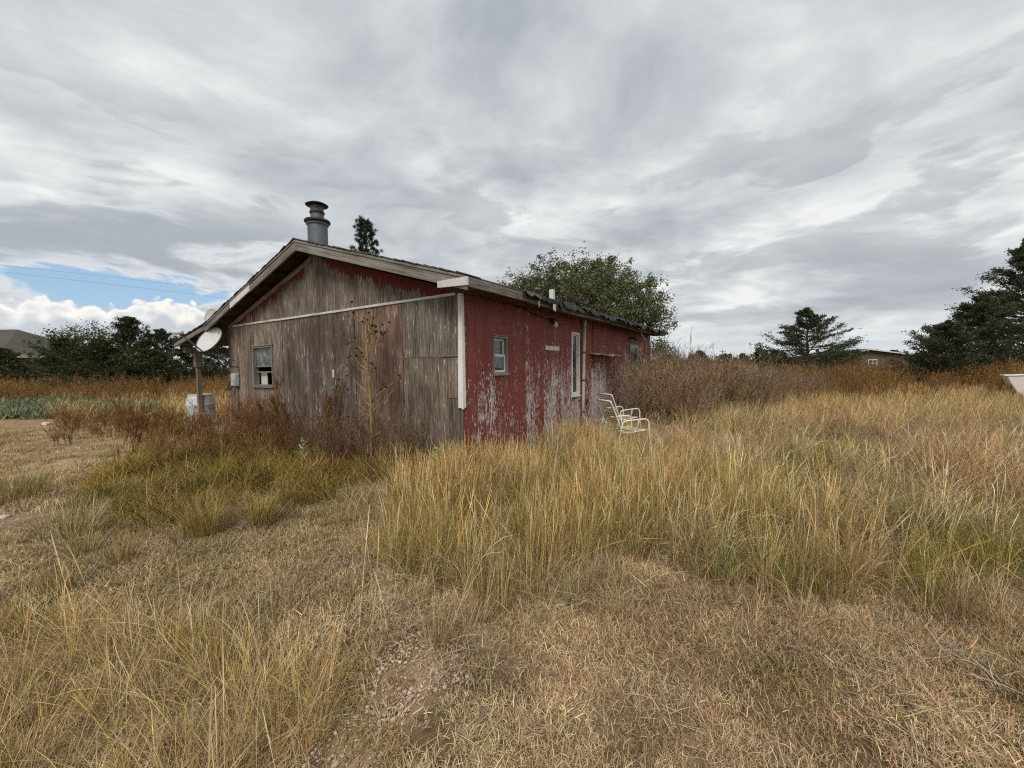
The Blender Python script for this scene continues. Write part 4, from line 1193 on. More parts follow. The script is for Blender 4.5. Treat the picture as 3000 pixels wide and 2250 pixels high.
# thatch
x, y = sample(-6, 5, 0.9, 6.5, 26, lambda x, y: np.clip(0.25 + 0.9 * vnoise(x, y, 0.7, 41) * np.exp(-((x + 0.8) / 2.2) ** 2) - 0.6 * in_poly(x, y, P_GRAVEL), 0, 1))
p, ro, sc = place(x, y, 0.7, 1.25, 0.05)
scatter('grass_thatch', 'thatch', p, ro, sc, tintv(len(x), (1, 0.97, 0.95), 0.15), 'fallen grey straw lying over the soil', 'straw', M['grass'])

# gravel
x, y = sample(-1.3, 0.2, 1.1, 2.7, 8500, lambda x, y: in_poly(x, y, P_GRAVEL).astype(float) * np.clip(vnoise(x, y, 0.12, 44) * 1.8 - 0.2, 0.1, 1))
x2, y2 = sample(-3, 3.5, 1.0, 4.2, 60, lambda x, y: 0.15 + 0.6 * (vnoise(x, y, 0.5, 45) > 0.62) * (x < 0.3))
x3, y3 = sample(-13, -5, 5, 12, 18, lambda x, y: in_poly(x, y, P_TRACK))
x = np.concatenate([x, x2, x3]); y = np.concatenate([y, y2, y3]); n = len(x)
p = np.stack([x, y, gz(x, y) + 0.004], 1)
ro = np.stack([rng.normal(0, 0.3, n), rng.normal(0, 0.3, n), rng.uniform(0, 6.28, n)], 1)
sz = np.clip(rng.lognormal(-5.25, 0.55, n), 0.0025, 0.015); sz[-len(x3):] *= 1.6
pc = np.array([(0.60, 0.44, 0.33), (0.48, 0.32, 0.23), (0.66, 0.53, 0.43), (0.34, 0.23, 0.165), (0.74, 0.64, 0.54)])[rng.choice(5, n, p=[.35, .25, .2, .12, .08])]
scatter('gravel', 'pebble', p, ro, np.stack([sz] * 3, 1), pc * (1 + rng.normal(0, 0.12, (n, 1))), 'pinkish gravel showing through the lawn', 'gravel', M['weed'])

# straw tuft patch at the near corner
x, y = sample(-4.4, -0.6, 0.8, 2.7, 125, lambda x, y: in_poly(x, y, P_STRAW).astype(float) * np.clip(0.05 + 1.5 * vnoise(x, y, 0.28, 51), 0, 1))
p, ro, sc = place(x, y, 0.22, 0.46, 0.2)
scatter('foreground_straw', 'fore_straw', p, ro, sc, lerp((1.06, 0.93, 0.72), (0.90, 0.80, 0.58), vnoise(x, y, 0.3, 52)) * tintv(len(x), var=0.15), 'knee-high straw grass in the near left corner', 'grass', M['grass'])
x, y = sample(-4.0, 0.1, 1.1, 3.4, 5.0, lambda x, y: np.where(in_poly(x, y, P_STRAW), 1.0, 0.22))
p, ro, sc = place(x, y, 0.55, 0.95, 0.1)
scatter('seed_stalks', 'stalks', p, ro, sc, tintv(len(x), (1.05, 1.0, 0.9), 0.08), 'thin pale seed stalks standing above the lawn', 'grass', M['grass'])

def windy(x, y, s0, amt, phi=0.15, jit=0.5, zs=None):
    n = len(x)
    p = np.stack([x, y, gz(x, y) - 0.005], 1)
    th = rng.uniform(0, 6.283, n)
    tau = np.abs(rng.normal(1, 0.35, n)) * amt
    al = phi + rng.normal(0, jit, n) - th
    ro = np.stack([-tau * np.sin(al), tau * np.cos(al), th], 1)
    s = s0 * rng.uniform(0.8, 1.15, n)
    return p, ro, np.stack([s, s, s if zs is None else s * zs], 1)

# tall golden stand in front of the corner
def edge(x, y, w=0.5):
    # 0 at the mown edge, 1 well inside
    e = np.interp(x, [-2.0, -1.74, -1.06, -0.62, -0.13, 0.49, 0.9, 1.37, 1.72, 2.07, 3.3, 6], [5.3, 4.47, 3.30, 2.86, 2.70, 3.02, 3.12, 2.8, 2.64, 2.52, 2.66, 2.6])
    return np.clip((y - e) / w, 0, 1)
def tallm(x, y):
    return in_poly(x + 0.25 * (vnoise(x, y, 0.3, 66) - 0.5), y + 0.75 * (vnoise(x, y, 0.45, 60) - 0.55), P_TALL)
gold = lambda x, y: tallm(x, y) * np.clip(1.25 - (x - 0.4) / 2.2, 0.0, 1) * np.clip(2.4 * (vnoise(x, y, 0.36, 61) - 0.30), 0.05, 1)
x, y = sample(-2.4, 3.0, 2.5, 10.5, 54, gold)
h = 0.50 + 0.28 * edge(x, y, 0.9) + 0.34 * (vnoise(x, y, 0.36, 61) - 0.5)
h *= np.interp(y, [3.8, 5.2, 7], [1.0, 0.74, 0.66])
p, ro, sc = windy(x, y, h, 0.10, 0.3, 1.2)
scatter('golden_grass', 'tall_gold', p, ro, sc, lerp((1.0, 0.92, 0.85), (0.92, 0.95, 0.80), vnoise(x, y, 0.9, 63)) * tintv(len(x), var=0.12), 'tall golden grass before the house corner and red wall', 'grass', M['grass'])

# straw meadow
mead = lambda x, y: tallm(x, y) * np.clip((x + 0.1) / 1.4, 0.05, 1) * np.clip(2.2 * (vnoise(x, y, 0.42, 71) - 0.24), 0.06, 1)
xa, ya = sample(-0.4, 9, 2.5, 6.5, 33, mead)
xb, yb = sample(0.5, 20, 6.5, 13, 18, mead)
x = np.concatenate([xa, xb]); y = np.concatenate([ya, yb])
h = (0.46 + 0.24 * edge(x, y, 1.2) + 0.34 * (vnoise(x, y, 0.42, 71) - 0.5)) * np.interp(y, [4, 7], [1.0, 0.84])
p, ro, sc = windy(x, y, h, 0.16 + 0.14 * np.clip((x - 1.5) / 3, 0, 1), 0.1, 0.6)
v1 = vnoise(x, y, 0.8, 73); v2 = np.clip((vnoise(x, y, 1.5, 74) - 0.5) * 4, 0, 1)
tn = lerp((1.08, 1.0, 0.94), (0.84, 0.83, 0.66), v1)
tn = tn * (1 - v2[:, None]) + v2[:, None] * np.array([0.92, 0.76, 0.68])
scatter('meadow_grass', 'tall_straw', p, ro, sc, tn * tintv(len(x), var=0.14), 'wind-combed straw meadow right of the house', 'grass', M['grass'])

# short stragglers where the meadow thins into the lawn
x, y = sample(-2.4, 6, 2.0, 5.2, 26, lambda x, y: (in_poly(x, y + 0.55, P_TALL) & ~in_poly(x, y - 0.25, P_TALL)) * np.clip(vnoise(x, y, 0.3, 76) * 1.8 - 0.4, 0, 1))
p, ro, sc = windy(x, y, 0.24 + 0.24 * vnoise(x, y, 0.4, 77), 0.2, 0.1, 2.0)
scatter('meadow_edge_grass', 'fore_straw', p, ro, sc, lerp((0.95, 0.88, 0.76), (0.72, 0.64, 0.48), vnoise(x, y, 0.5, 78)) * tintv(len(x), var=0.16), 'short ragged straw where the meadow meets the lawn', 'grass', M['grass'])
# green tufts along the meadow front
gf = lambda x, y: tallm(x, y) * np.clip(1.15 - edge(x, y, 2.0), 0.04, 1) * np.clip((x + 0.35) / 0.9, 0.12, 1) * np.clip(vnoise(x, y, 0.55, 81) * 1.7 - 0.15, 0, 1)
x, y = sample(-1.5, 6.5, 2.4, 7.5, 75, gf)
p, ro, sc = windy(x, y, 0.42 + 0.28 * vnoise(x, y, 0.6, 82), 0.10, 0.1, 0.9)
scatter('green_grass', 'green_tuft', p, ro, sc, lerp((1.0, 1.0, 1.0), (1.5, 1.25, 0.9), vnoise(x, y, 0.7, 83)) * tintv(len(x), var=0.12), 'olive green tufts along the front of the meadow', 'grass', M['grass'])

# arching dead leaves at the edges
ar = lambda x, y: (in_poly(x, y, P_TALL) | in_poly(x, y + 0.25, P_TALL)) * np.clip(1.1 - edge(x, y, 2.2), 0.38, 1) * np.clip(vnoise(x, y, 0.4, 91) * 1.6 - 0.1, 0, 1)
x, y = sample(-2.2, 9, 2.3, 9, 26, ar)
p, ro, sc = windy(x, y, 0.55 + 0.4 * vnoise(x, y, 0.5, 92), 0.15, 0.0, 2.0)
scatter('arching_grass', 'arching', p, ro, sc, tintv(len(x), (0.98, 0.93, 0.86), 0.15), 'arching grey dead leaves among the tall grass', 'grass', M['grass'])

# flattened green grass before the gable
x, y = sample(-7, -1.6, 3.6, 8.4, 36, lambda x, y: in_poly(x, y, P_GREEN) * np.clip(0.3 + vnoise(x, y, 0.6, 95), 0, 1))
p, ro, sc = windy(x, y, 0.75 + 0.45 * vnoise(x, y, 0.7, 96), 0.12, 2.6, 1.0)
scatter('flattened_grass', 'flat_green', p, ro, sc, lerp((0.85, 0.84, 0.8), (1.5, 1.22, 0.95), vnoise(x, y, 0.7, 97)) * tintv(len(x), var=0.12), 'flattened green grass in front of the plywood gable', 'grass', M['grass'])
x, y = sample(-7.6, -1.2, 4.6, 9.8, 15, lambda x, y: np.clip(vnoise(x, y, 0.9, 98) * 1.3 - 0.1, 0, 1) * (in_poly(x, y, P_GREEN) * 0.35 + (y > 6.6 - 0.1 * x) * 0.9))
p, ro, sc = windy(x, y, 0.42 + 0.3 * vnoise(x, y, 0.5, 99), 0.14, 0.4, 1.5)
scatter('gable_foot_grass', 'tall_straw', p, ro, sc, lerp((0.55, 0.40, 0.30), (0.85, 0.64, 0.42), vnoise(x, y, 0.5, 100)) * tintv(len(x), var=0.15), 'brown dead grass at the foot of the gable', 'grass', M['grass'])

# far straw and low ground cover
x, y = sample(4, 42, 9, 26, 7.5, lambda x, y: in_poly(x, y, P_TALL) * np.clip(0.2 + vnoise(x, y, 2.5, 111), 0, 1))
p, ro, sc = windy(x, y, 0.58 + 0.2 * vnoise(x, y, 2, 112), 0.2, 0.1, 0.6)
scatter('far_meadow', 'tall_far', p, ro, sc, lerp((1.05, 0.93, 0.72), (0.9, 0.85, 0.66), vnoise(x, y, 3.0, 113)) * tintv(len(x), var=0.1), 'pale straw strip before the rust weeds on the right', 'grass', M['grass'])
def k_ls(x, y):
    hx, hy = w2h(x, y)
    return np.clip(vnoise(x, y, 1.3, 121) * 1.7 - 0.35, 0, 1) * np.where(in_poly(x, y, P_TRACK), 0.12, 1.0) * (((y > 9.5) | (x < -10.5)) & (hy > 7.8)) * np.where(in_poly(x, y, [(-30, 14.5), (-13.2, 13.6), (-15.5, 18), (-24, 22), (-40, 26)]), 0.05, 1)
x, y = sample(-32, -6, 8, 26, 7, k_ls)
p, ro, sc = windy(x, y, 0.6 + 0.3 * vnoise(x, y, 2, 122), 0.14, 0.1, 1.0)
scatter('yard_grass', 'tall_far', p, ro, sc, lerp((1.1, 0.98, 0.82), (0.85, 0.85, 0.62), vnoise(x, y, 2.0, 123)) * tintv(len(x), var=0.1), 'straw clumps along the sandy track on the left', 'grass', M['grass'])
x, y = sample(-40, -11, 13, 26, 7, lambda x, y: in_poly(x, y, [(-30, 14.5), (-14.0, 13.9), (-15.5, 18), (-24, 22), (-40, 26)]))
p, ro, sc = place(x, y, 0.9, 1.4, 0.1)
scatter('blue_green_cover', 'cover', p, ro, sc, tintv(len(x), (1, 1, 1), 0.12), 'blue-green leafy ground cover beyond the sandy track', 'ground cover', M['grass'])

# rust weeds
def k_rl(x, y):
    return (y > 0.02 * (x + 60) + 20.5 - 0.12 * (x + 25)) * np.clip(0.35 + vnoise(x, y, 2.5, 131), 0, 1)
x, y = sample(-70, -8, 19, 46, 1.7, k_rl)
p, ro, sc = windy(x, y, 1.15 + 0.35 * vnoise(x, y, 3, 132), 0.06, 0.2, 2)
scatter('rust_weed_field', 'rust_far', p, ro, sc, lerp((1.15, 1.2, 1.15), (1.45, 1.6, 1.5), vnoise(x, y, 3.5, 133)) * tintv(len(x), var=0.12), 'rust-brown weed field before the dark junipers on the left', 'weeds', M['weed'])
def k_rr(x, y):
    yb = np.interp(x, [5, 8, 14, 20, 30], [17, 15.5, 14.5, 15.0, 17])
    return (y > yb) * np.clip(0.2 + 1.1 * vnoise(x, y, 2.2, 141), 0, 1)
x, y = sample(5, 60, 13, 40, 1.5, k_rr)
p, ro, sc = windy(x, y, 0.95 + 0.95 * vnoise(x, y, 2.2, 142), 0.08, 0.2, 2)
scatter('rust_weeds', 'rust_far', p, ro, sc, lerp((0.72, 0.78, 0.85), (1.45, 1.5, 1.3), vnoise(x, y, 1.8, 143)) * tintv(len(x), var=0.12), 'rust-brown weeds across the far side of the right meadow', 'weeds', M['weed'])
# rust and dead weeds left of the gable
def k_rg(x, y):
    hx, hy = w2h(x, y)
    return ((hx < -0.25) & (hy > 2.6) & (hx > -1.9)) * np.clip(vnoise(x, y, 0.7, 151) * 1.7 - 0.2, 0, 1) * np.clip((hy - 2.2) / 2, 0.3, 1) + ((hx < 0.6) & (hx > -2.6) & (hy > 8.0) & (hy < 13)) * 0.28
x, y = sample(-14, -2.0, 5.8, 15, 7.0, k_rg)
p, ro, sc = windy(x, y, 0.42 + 0.55 * vnoise(x, y, 1.0, 152), 0.16, 0.2, 2)
scatter('rust_weeds_by_porch', 'rust', p, ro, sc, lerp((0.75, 0.78, 0.8), (1.35, 1.45, 1.4), vnoise(x, y, 1.1, 153)) * tintv(len(x), var=0.15), 'tangle of rust weeds by the porch corner', 'weeds', M['weed'])

# bare brush: thicket past the chairs, thin twigs at the gable foot
def k_br(x, y):
    hx, hy = w2h(x, y)
    return ((hx > 5.7) & (hx < 17) & (hy < -0.25) & (hy > -1.7 - 0.42 * (hx - 5.7)) & (hy > -5.2)) * np.clip(0.5 + 0.8 * vnoise(x, y, 1.0, 161), 0, 1)
x, y = sample(2, 14, 9, 22, 4.0, k_br)
hx, hy = w2h(x, y)
p, ro, sc = windy(x, y, 1.1 + 0.45 * vnoise(x, y, 1.2, 162) - 0.10 * np.clip(-hy - 1.5, 0, 3), 0.14, 0.2, 1.5)
scatter('brush_thicket', 'brush', p, ro, sc, lerp((0.85, 0.85, 0.85), (1.35, 1.25, 1.1), vnoise(x, y, 1.0, 163)) * tintv(len(x), var=0.15), 'bare brown brush thicket past the lawn chairs', 'brush', M['weed'])
x, y = sample(-7, -0.4, 5.6, 10, 13.0, lambda x, y: ((w2h(x, y)[0] < -0.12) & (w2h(x, y)[0] > -0.75) & (w2h(x, y)[1] > 0.35) & (w2h(x, y)[1] < 6.8)) * np.clip(vnoise(x, y, 0.8, 171) * 1.5, 0, 1))
p, ro, sc = windy(x, y, 0.48 + 0.42 * vnoise(x, y, 0.7, 172), 0.14, 0.2, 2)
scatter('gable_twigs', 'brush', p, ro, sc, lerp((0.95, 0.85, 0.75), (0.9, 0.62, 0.42), np.clip((w2h(x, y)[1] - 2.0) / 3.0, 0, 1)) * tintv(len(x), (1.0, 1.0, 1.0), 0.2), 'thin grey twigs in front of the plywood wall', 'brush', M['weed'])

# ------------------------------------------------------------------ single plants
def np_obj(name, V, F, C, mat, parent=None, smooth=False):
    me = np_mesh(name, V, F, smooth, C)
    return obj(name, me, mat, parent)

def tussock(x, y, R, H, n, cols, label, seed, phi=0.3):
    r = np.random.default_rng(seed)
    t_ = thing('grass_tussock', (x, y, float(gz(x, y)) - 0.004), 0, label, 'grass', 'tussocks on the left lawn')
    b, a = disc(r, n, R * 0.42)
    np_obj('blades', *ribbons(r, b, a + r.normal(0, 0.8, n), r.uniform(0.5, 1.0, n) * H * 1.2, np.abs(r.normal(0.2, 0.25, n)), r.uniform(0.1, 1.1, n), r.uniform(0.0028, 0.0055, n), 5, pick(r, cols, n)), M['stem'], t_)
    m_ = n // 3
    b, a = disc(r, m_, R * 0.8)
    np_obj('dead_leaves', *ribbons(r, b, a + r.normal(0, 0.5, m_), r.uniform(0.4, 0.9, m_) * H, r.uniform(0.7, 1.3, m_), r.uniform(0.1, 0.8, m_), r.uniform(0.003, 0.005, m_), 5, pick(r, GREYD, m_)), M['stem'], t_)
OLG = [(0.36, 0.30, 0.12), (0.28, 0.245, 0.09), (0.44, 0.36, 0.18), (0.24, 0.20, 0.07)]
AMB = [(0.42, 0.29, 0.10), (0.34, 0.22, 0.075), (0.26, 0.22, 0.06), (0.48, 0.37, 0.18)]
tussock(-6.35, 5.15, 0.55, 0.42, 420, OLG, 'broad olive tussock at the far left edge below the sandy track', 1)
tussock(-4.30, 3.85, 0.48, 0.36, 360, STRAW[:2] + OLG, 'pale spreading tussock alone on the left lawn', 2)
tussock(-3.75, 3.45, 0.20, 0.26, 130, OLG, 'small olive tussock just right of the pale spreading one', 3)
tussock(-2.95, 3.80, 0.33, 0.42, 300, AMB, 'upright amber tussock at the front of the green grass', 4)
tussock(-2.52, 3.98, 0.26, 0.36, 220, AMB + GREEN[1:3], 'amber-green tussock beside the upright amber one', 5)
tussock(-3.28, 3.30, 0.22, 0.26, 150, AMB + RUST[3:], 'low reddish tussock on the left lawn behind the seed stalks', 6)
tussock(-3.30, 2.85, 0.25, 0.24, 170, OLG + RUST[3:], 'small reddish-olive tussock nearest the straw corner', 7)

def ball(r, c, rad, tone):
    V = np.array([(0, 0, 1), (0.9, 0, 0.2), (0.28, 0.85, 0.2), (-0.73, 0.53, 0.2), (-0.73, -0.53, 0.2), (0.28, -0.85, 0.2), (0, 0, -0.8)]) * rad * (1 + r.normal(0, 0.12, (7, 1))) + np.array(c)
    F = np.array([(0, 1, 2, 2), (0, 2, 3, 3), (0, 3, 4, 4), (0, 4, 5, 5), (0, 5, 1, 1), (6, 2, 1, 1), (6, 3, 2, 2), (6, 4, 3, 3), (6, 5, 4, 4), (6, 1, 5, 5)])
    return V, F, np.repeat(np.array([tone]), 7, 0)

# dead sunflower with a yellow stalk
def sunflower():
    r = np.random.default_rng(77)
    bx_, by_ = -2.30, 6.42
    t_ = thing('dead_sunflower', (bx_, by_, 0), 0, 'tall dead sunflower with yellow stalk and dark seed heads before the gable', 'plant')
    H = 2.3
    zs = np.linspace(0, H, 12)
    ctr = np.stack([0.03 * np.sin(zs * 2.1) + 0.015 * zs, 0.02 * np.sin(zs * 1.4 + 1), zs], 1)
    rad = np.interp(zs, [0, 1.2, H], [0.028, 0.020, 0.006])
    MBx = MB().tube([tuple(c) for c in ctr], list(rad), 8)
    M['sunstalk'] = simple('yellow dried stalk', (0.30, 0.225, 0.085), 0.8, var=0.5, scale=12, stretch=(1, 1, 0.4))
    MBx.build('stalk', M['sunstalk'], t_)
    M['sunhead'] = simple('dark seed head', (0.055, 0.032, 0.02), 0.95, var=0.5, scale=30)
    k = 0
    for z in np.linspace(0.5, 2.25, 22):
        az_ = k * 2.6 + r.normal(0, 0.4); k += 1
        segs = []
        c = np.array([np.interp(z, zs, ctr[:, 0]), np.interp(z, zs, ctr[:, 1]), z])
        L = r.uniform(0.28, 0.55) * (1.15 - 0.3 * z / H)
        d = np.array([math.cos(az_) * 0.85, math.sin(az_) * 0.35, 0.62])
        twig_segs(r, c, d, L, 0.0095, 2 if z > 0.8 else 1, segs, 0.38, 0.28, (2, 3), 3, 0.55)
        tone = lambda m_: pick(r, [(0.36, 0.27, 0.10), (0.28, 0.20, 0.10), (0.24, 0.15, 0.08)], m_)
        br = np_obj('branch', *segs_np(segs, tone, 0.0022, 4), M['stem'], t_)
        ends = [s_ for s_ in segs if s_[4] == 0][2::3]
        for e in ends[: 3 if z > 1.0 else 1]:
            V, F, C = ball(r, e[1], r.uniform(0.02, 0.032), (0.06, 0.035, 0.022))
            np_obj('seed_head', V, F, C, M['stem'], br)
sunflower()

def weed(name, x, y, H, nst, cols, label, cat, seed, lean=(0, 0), wid=0.004, fine=0, spread=0.34, depth=2, group=None, up=0.55, nchild=(3, 5)):
    r = np.random.default_rng(seed)
    t_ = thing(name, (x, y, float(gz(x, y)) - 0.01), 0, label, cat, group)
    segs = []
    for i in range(nst):
        twig_segs(r, (r.normal(0, 0.04), r.normal(0, 0.04), 0), (lean[0] + r.normal(0, 0.13), lean[1] + r.normal(0, 0.13), 1), H * r.uniform(0.65, 1.0) * 0.78, wid, depth, segs, spread, up, nchild, 5, 0.42)
    np_obj('stems', *segs_np(segs, lambda k: pick(r, cols, k, 0.2), 0.0016, 4), M['stem'], t_)
    if fine:
        ends = [s_ for s_ in segs if s_[4] <= 1]
        idx = r.integers(0, len(ends), fine); f = r.uniform(0, 1, (fine, 1))
        b = np.array([ends[k][0] for k in idx]) * (1 - f) + np.array([ends[k][1] for k in idx]) * f
        np_obj('dried_leaves', *ribbons(r, b, r.uniform(0, 6.28, fine), r.uniform(0.03, 0.09, fine), r.uniform(0.1, 0.9, fine), r.uniform(-0.3, 0.6, fine), r.uniform(0.003, 0.007, fine), 2, pick(r, cols, fine, 0.25), 0.4), M['stem'], t_)
    return t_
DARKST = [(0.10, 0.05, 0.035), (0.15, 0.075, 0.05), (0.075, 0.04, 0.03)]
weed('rust_weed', -4.50, 7.85, 1.32, 5, RUST, 'rust-orange weed below and right of the gable window', 'weed', 11, (0.02, 0), 0.005, 2600)
weed('rust_weed', -3.30, 7.20, 1.38, 6, RUST, 'rust-orange weed left of the dead sunflower', 'weed', 12, (0.05, 0), 0.005, 3200)
weed('rust_weed', -7.25, 7.70, 1.30, 9, RUST, 'reddish upright weed clump left of the porch post', 'weed', 13, (0.0, 0), 0.005, 2200)
weed('dark_stem_weed', -4.05, 7.0, 1.45, 2, DARKST, 'long dark stem leaning left under the gable window', 'weed', 14, (-0.95, 0.1), 0.008, 60, 0.3, 1, None, 0.2, (2, 3))
weed('dark_stem_weed', -4.75, 7.35, 1.55, 2, DARKST, 'dark stem leaning left before the meter conduit', 'weed', 15, (-0.85, 0.1), 0.007, 60, 0.3, 1, None, 0.2, (2, 3))
weed('dark_stem_weed', -5.75, 7.9, 1.35, 3, DARKST, 'dark bare weed leaning left near the porch corner', 'weed', 16, (-0.5, 0.1), 0.007, 80, 0.3, 2, None, 0.3, (2, 3))
weed('dark_stem_weed', -8.6, 9.2, 1.5, 4, DARKST + RUST[:1], 'dark bare weed standing left of the barrel', 'weed', 17, (-0.1, 0), 0.007, 100, 0.3, 2, None, 0.4, (2, 4))
weed('dark_stem_weed', -7.4, 10.0, 1.5, 4, DARKST + BRUSH[:1], 'dark bare weed right of the barrel under the dish', 'weed', 18, (0.1, 0), 0.006, 60, 0.3, 2, None, 0.4, (2, 4))
weed('bare_sapling', 2.85, 10.75, 1.9, 3, DARKST, 'dark bare sapling behind the lawn chairs', 'sapling', 19, (0.25, 0), 0.010, 0, 0.38, 3, None, 0.35, (2, 3))
weed('bare_sapling', 3.25, 10.4, 1.45, 3, DARKST + BRUSH[:1], 'shorter bare sapling right of the dark one behind the chairs', 'sapling', 20, (0.15, 0), 0.009, 0, 0.40, 3, None, 0.35, (2, 3))
weed('rust_weed', 4.75, 11.7, 2.05, 4, RUST + BRUSH[:1], 'tall feathery weed beside the far window', 'weed', 21, (0.0, 0), 0.007, 500, 0.3)
for i, (x_, y_, h_, lb) in enumerate([(-1.22, 3.9, 0.75, 'dark thin weed at the left end of the golden grass'), (0.75, 4.6, 0.95, 'single dark stem in the golden grass below the chairs'), (4.4, 8.0, 1.0, 'thin dark weed in the meadow right of the chairs'), (7.6, 10.6, 1.15, 'dark forked weed standing in the middle of the meadow'), (10.3, 11.0, 1.1, 'dark weed at the far right of the meadow'), (-3.6, 5.2, 0.62, 'thin dark weed in the middle of the flattened grass'), (-6.5, 6.6, 0.6, 'dark low weed at the edge of the sandy track')]):
    weed('thin_weed', x_, y_, h_, 2, DARKST, lb, 'weed', 30 + i, (0.05, 0), 0.0035, 30, 0.3, 1, None, 0.5, (2, 4))

def sprout(x, y, H, label, seed):
    r = np.random.default_rng(seed)
    t_ = thing('pale_sprout', (x, y, float(gz(x, y)) - 0.005), 0, label, 'plant')
    MB().tube([(0, 0, 0), (0.01, 0, H * 0.5), (0, 0.01, H)], [0.006, 0.005, 0.003], 6).build('stem', simple('pale stem', (0.30, 0.30, 0.16), 0.8), t_)
    mt_ = leafmat('pale leaf', transl=0.2, inst=False)
    for k in range(16):
        n = 1
        z = H * (0.35 + 0.65 * k / 15)
        b = np.array([[0, 0, z]])
        np_obj('leaf', *ribbons(r, b, np.array([k * 2.4]), np.array([0.13 * (1.2 - 0.5 * k / 15)]), np.array([0.7]), np.array([0.9]), np.array([0.045]), 4, pick(r, [(0.36, 0.39, 0.20), (0.45, 0.46, 0.28)], 1), 0.1), mt_, t_)
sprout(-3.28, 6.25, 0.52, 'pale green leafy sprout in the dark grass before the gable', 5)
sprout(-0.98, 5.15, 0.60, 'pale green leafy sprout below the corner of the house', 6)

# pale stones on the left lawn and one in front
def stone(x, y, s_, label, seed):
    r = np.random.default_rng(seed)
    bm = bmesh.new(); bmesh.ops.create_icosphere(bm, subdivisions=2, radius=1.0)
    for v in bm.verts: v.co = Vector((v.co.x, v.co.y * 0.7, v.co.z * 0.45)) * s_ * (1 + float(r.normal(0, 0.09)))
    me = bpy.data.meshes.new('pale_stone'); bm.to_mesh(me); bm.free()
    o = obj('pale_stone', me, M['stone']); o.location = (x, y, float(gz(x, y)) + s_ * 0.18); o.rotation_euler = (0, 0, float(r.uniform(0, 6)))
    tag(o, label, 'stone')
M['stone'] = simple('chalky limestone', (0.55, 0.48, 0.40), 0.95, var=0.25, scale=20, bump=0.4)
stone(-0.38, 1.52, 0.028, 'small white stone at the bottom edge of the lawn', 1)
stone(-5.7, 4.45, 0.06, 'flat pale stone on the left lawn below the olive tussock', 2)
stone(-11.3, 12.1, 0.20, 'pale stone on the far side of the sandy track', 3)
stone(-14.6, 12.6, 0.16, 'smaller pale stone at the left end of the sandy track', 4)

# ------------------------------------------------------------------ trees
M['bark'] = simple('grey-brown bark', (0.10, 0.08, 0.065), 0.95, var=0.4, scale=8, stretch=(1, 1, 0.3), bump=0.6)

def quads_at(r, P, D, L, Wd, cols, var=0.25):
    # flat leaf quads at P along directions D
    n = len(P)
    D = D / np.maximum(np.linalg.norm(D, axis=1, keepdims=True), 1e-9)
    a = r.normal(0, 1, (n, 3)); S = np.cross(D, a); S /= np.maximum(np.linalg.norm(S, axis=1, keepdims=True), 1e-9)
    L = L[:, None]; Wd = Wd[:, None]
    V = np.stack([P, P + D * L * 0.55 + S * Wd, P + D * L, P + D * L * 0.45 - S * Wd], 1).reshape(-1, 3)
    F = np.arange(n * 4).reshape(-1, 4)
    C = np.repeat(pick(r, cols, n, var), 4, 0)
    return V, F, C

def trunk_obj(segs, parent, minr, sides=5):
    V, F, C = segs_np(segs, lambda k: np.ones((k, 3)), minr, sides)
    return obj('trunk', np_mesh('trunk', V, F, True), M['bark'], parent)

